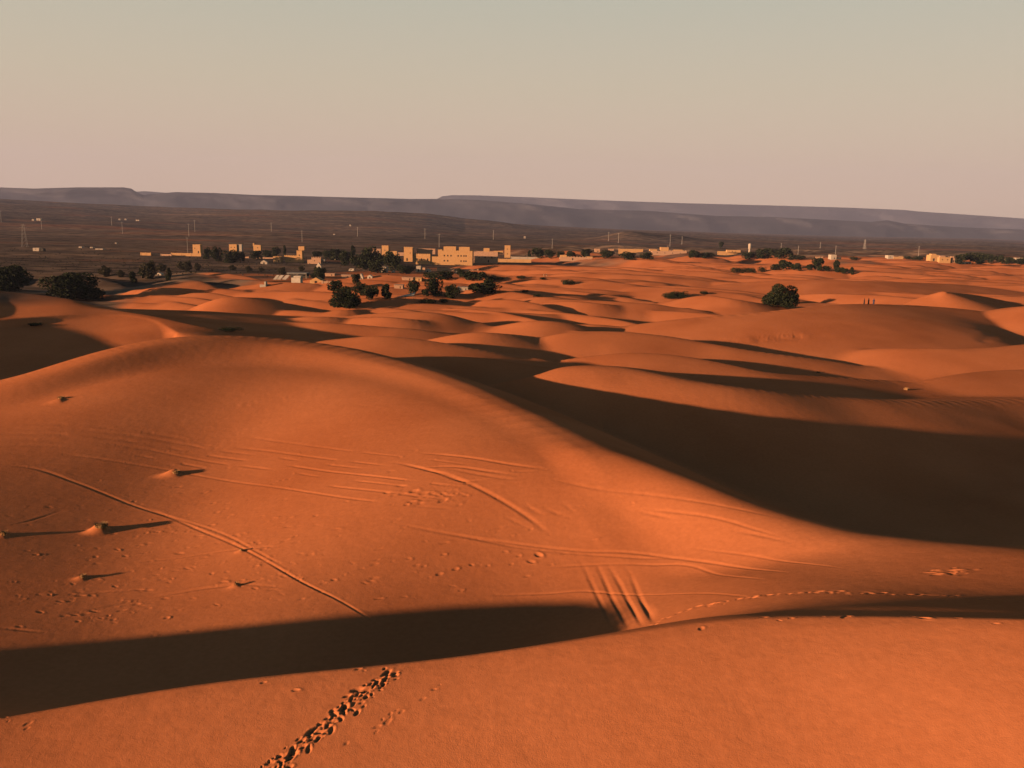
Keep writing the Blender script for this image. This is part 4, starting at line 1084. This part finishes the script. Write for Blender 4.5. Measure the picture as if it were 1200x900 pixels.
# ---- people
CLOTH = {k: noisy(k, a, b_, 6) for k, a, b_ in [('dark_robe', (.03, .025, .025), (.05, .04, .04)), ('blue_robe', (.03, .035, .07), (.05, .055, .10)), ('sand_robe', (.30, .20, .13), (.38, .26, .17))]}
SKIN, _b = new_mat('skin', (.28, .15, .09), .7)
def person(px, py, label, cloth, rz, stride=.16, h=1.72, seat=False, group=None):
    p = place(px, py)
    me = bpy.data.meshes.new('person'); o = bpy.data.objects.new('person', me); COL.objects.link(o)
    o.location = p; o.rotation_euler = (0, 0, rz)
    V = [(0, 0, .93), (0, 0, 1.15), (0, 0, 1.40), (0, 0, 1.50), (0, .02, 1.60), (0, .02, 1.70),
         (-.10, 0, .88), (-.11, stride * .5, .48), (-.11, stride, .06), (-.11, stride + .14, .03),
         (.10, 0, .88), (.11, -stride * .3, .48), (.11, -stride, .06), (.11, -stride + .14, .03),
         (-.19, 0, 1.40), (-.26, -.04, 1.12), (-.25, .06, .88), (.19, 0, 1.40), (.26, .04, 1.12), (.25, .12, .88)]
    E_ = [(0, 1), (1, 2), (2, 3), (3, 4), (4, 5), (0, 6), (6, 7), (7, 8), (8, 9), (0, 10), (10, 11), (11, 12), (12, 13), (2, 14), (14, 15), (15, 16), (2, 17), (17, 18), (18, 19)]
    Rr = [.15, .14, .15, .06, .095, .07, .10, .065, .045, .035, .10, .065, .045, .035, .07, .045, .035, .07, .045, .035]
    if seat: V = [(x, y + (.25 if z < .6 else 0), z * (.25 if z < .9 else 1) - (.0 if z < .9 else .68)) for x, y, z in V]
    me.from_pydata([(x, y, z * h / 1.72) for x, y, z in V], E_, []); me.update()
    sm = o.modifiers.new('skin', 'SKIN')
    for i, r in enumerate(Rr): me.skin_vertices[0].data[i].radius = (r, r) if i not in (0, 1, 2) else (r, r * .7)
    me.skin_vertices[0].data[0].use_root = True
    ss = o.modifiers.new('sub', 'SUBSURF'); ss.levels = 1; ss.render_levels = 1
    me.materials.append(cloth)
    tag(o, label, 'person', group)
    if not seat:
        m = MB(); ring = 12
        for z, r in ((.28, .26), (.6, .23), (.95, .19), (1.2, .20), (1.42, .17), (1.46, .08)):
            for i in range(ring): m.v.append((math.cos(6.283 * i / ring) * r, math.sin(6.283 * i / ring) * r * .8, z * h / 1.72))
        for a in range(5):
            for i in range(ring): m.f.append((a * ring + i, a * ring + (i + 1) % ring, (a + 1) * ring + (i + 1) % ring, (a + 1) * ring + i))
        m.build('robe', cloth, o, True)
    m = MB(); zt = (1.62 if not seat else .94) * h / 1.72
    for z, r in ((-.02, .115), (.05, .125), (.12, .11), (.16, .05)):
        for i in range(10): m.v.append((math.cos(6.283 * i / 10) * r, .02 + math.sin(6.283 * i / 10) * r, zt + z))
    for a in range(3):
        for i in range(10): m.f.append((a * 10 + i, a * 10 + (i + 1) % 10, (a + 1) * 10 + (i + 1) % 10, (a + 1) * 10 + i))
    m.build('headscarf', cloth, o, True)
    return o
def crest_y(px, y0, y1):
    """lowest photo row at which the line of sight still clears the dune in front"""
    last = None; yy = y1
    d0 = hit(px, y1)
    while yy > y0:
        q = hit(px, yy)
        if np.hypot(q[0], q[1]) > np.hypot(d0[0], d0[1]) * 1.10: return yy + .35
        d0 = q; yy -= .35
    return y1
cy = crest_y(1018, 345, 362)
person(1012.5, cy + .9, 'dark robed figure at the left of the group on the dome dune crest', CLOTH['dark_robe'], 1.2, group='people on the dome dune')
person(1017.6, cy + .9, 'dark broad figure in the middle of the group on the dome dune crest', CLOTH['dark_robe'], 1.8, .2, 1.8, group='people on the dome dune')
person(1023.6, cy + .9, 'dark figure standing slightly apart at the right of the dome dune group', CLOTH['blue_robe'], 2.6, .1, group='people on the dome dune')
person(637.4, 324.5, 'left one of two walkers in light clothes on the far dunes', CLOTH['sand_robe'], .4, group='two walkers')
person(640.6, 324.5, 'right one of two walkers in light clothes on the far dunes', CLOTH['sand_robe'], .9, group='two walkers')

# ---- tufts of dry grass on their hummocks
def tuft(px, py, w, h_, n, label, mat=DRY, up=0.0, rzv=0):
    p = place(px, py); m = MB(); r = random.Random(int(px * 7 + py))
    for i in range(n):
        a = r.uniform(0, 6.283); q = r.random() ** .7 * w * .5
        x, y = math.cos(a) * q, math.sin(a) * q * .8
        L0 = h_ * r.uniform(.45, 1.0); lean = r.uniform(.1, .7); b = a + r.gauss(0, .5)
        tx, ty = x + math.cos(b) * L0 * lean, y + math.sin(b) * L0 * lean
        mx, my = (x * .55 + tx * .45), (y * .55 + ty * .45); t = r.uniform(.006, .014)
        pr = Vector((-math.sin(b), math.cos(b), 0)) * t; k = len(m.v)
        m.v += [tuple(Vector((x, y, -.05)) - pr), tuple(Vector((x, y, -.05)) + pr), tuple(Vector((mx, my, L0 * .65)) + pr), tuple(Vector((mx, my, L0 * .65)) - pr), tuple(Vector((tx, ty, L0 * .95)))]
        m.f += [(k, k + 1, k + 2, k + 3), (k + 3, k + 2, k + 4)]
    o = m.build('grass_tuft', mat); o.location = p + Vector((0, 0, up)); tag(o, label, 'grass tuft', 'dry tufts on the big dune'); return o
tuft(119, 618, 1.0, .36, 700, 'thick pale tuft on the tallest hummock, lower left of the big dune')
tuft(207, 554, .8, .26, 260, 'low thin tuft on a long hummock, left centre of the big dune')
tuft(72, 467, .9, .35, 260, 'flat thin tuft near the left crest of the big dune')
tuft(97, 676, .45, .25, 90, 'tiny tuft with short shadow below the tallest hummock')
tuft(4, 627, .5, .35, 120, 'tuft cut by the left edge of the big dune')
tuft(277, 685, .35, .2, 60, 'very small tuft where two tracks meet on the big dune')
tuft(283, 645, .3, .18, 50, 'very small tuft beside the long single track')
tuft(1062, 457, .8, .5, 160, 'isolated tuft on the pale dune at the right')
tuft(959, 437, .7, .4, 120, 'isolated dark tuft in the shaded gap at the right', LEAF)

# ---- low scrub of the stony plain: far too much of it to count
def scrub(name, zones, seed, size):
    r = random.Random(seed); m = MB()
    for (x0, x1, y0, y1, n) in zones:
        U0 = [at_z(x0, yy, 0.0) for yy in (y0, y1)]; U1 = [at_z(x1, yy, 0.0) for yy in (y0, y1)]
        P = []
        for i in range(n):
            px = r.uniform(x0, x1); t = r.random(); py = y0 + (y1 - y0) * t
            q = at_z(px, py, 0.0); P.append((q[0], q[1]))
        P = np.array(P); Z = ground_z(P[:, 0], P[:, 1])
        for (x, y), z in zip(P, Z):
            s = r.uniform(.5, 1.0) * size * (.6 + y / 900)
            for k in range(7):
                a = r.uniform(0, 6.283); q = r.random() * s * .8; c = Vector((x + math.cos(a) * q, y + math.sin(a) * q, z + r.uniform(.05, .75) * s))
                t = Vector((r.gauss(0, 1), r.gauss(0, 1), r.gauss(0, .8))).normalized(); u = t.orthogonal().normalized(); w_ = t.cross(u); e = s * r.uniform(.3, .6); b = len(m.v)
                m.v += [tuple(c - u * e), tuple(c + w_ * e * .7), tuple(c + u * e), tuple(c - w_ * e * .7)]; m.f.append((b, b + 1, b + 2, b + 3))
    o = m.build(name, LEAFO); o['kind'] = 'stuff'; return o
scrub('scrub', [(0, 250, 300, 332, 900), (240, 470, 300, 326, 420), (0, 420, 285, 300, 260), (600, 860, 297, 302, 160), (1120, 1200, 300, 309, 90), (560, 1200, 288, 298, 120)], 21, .62)
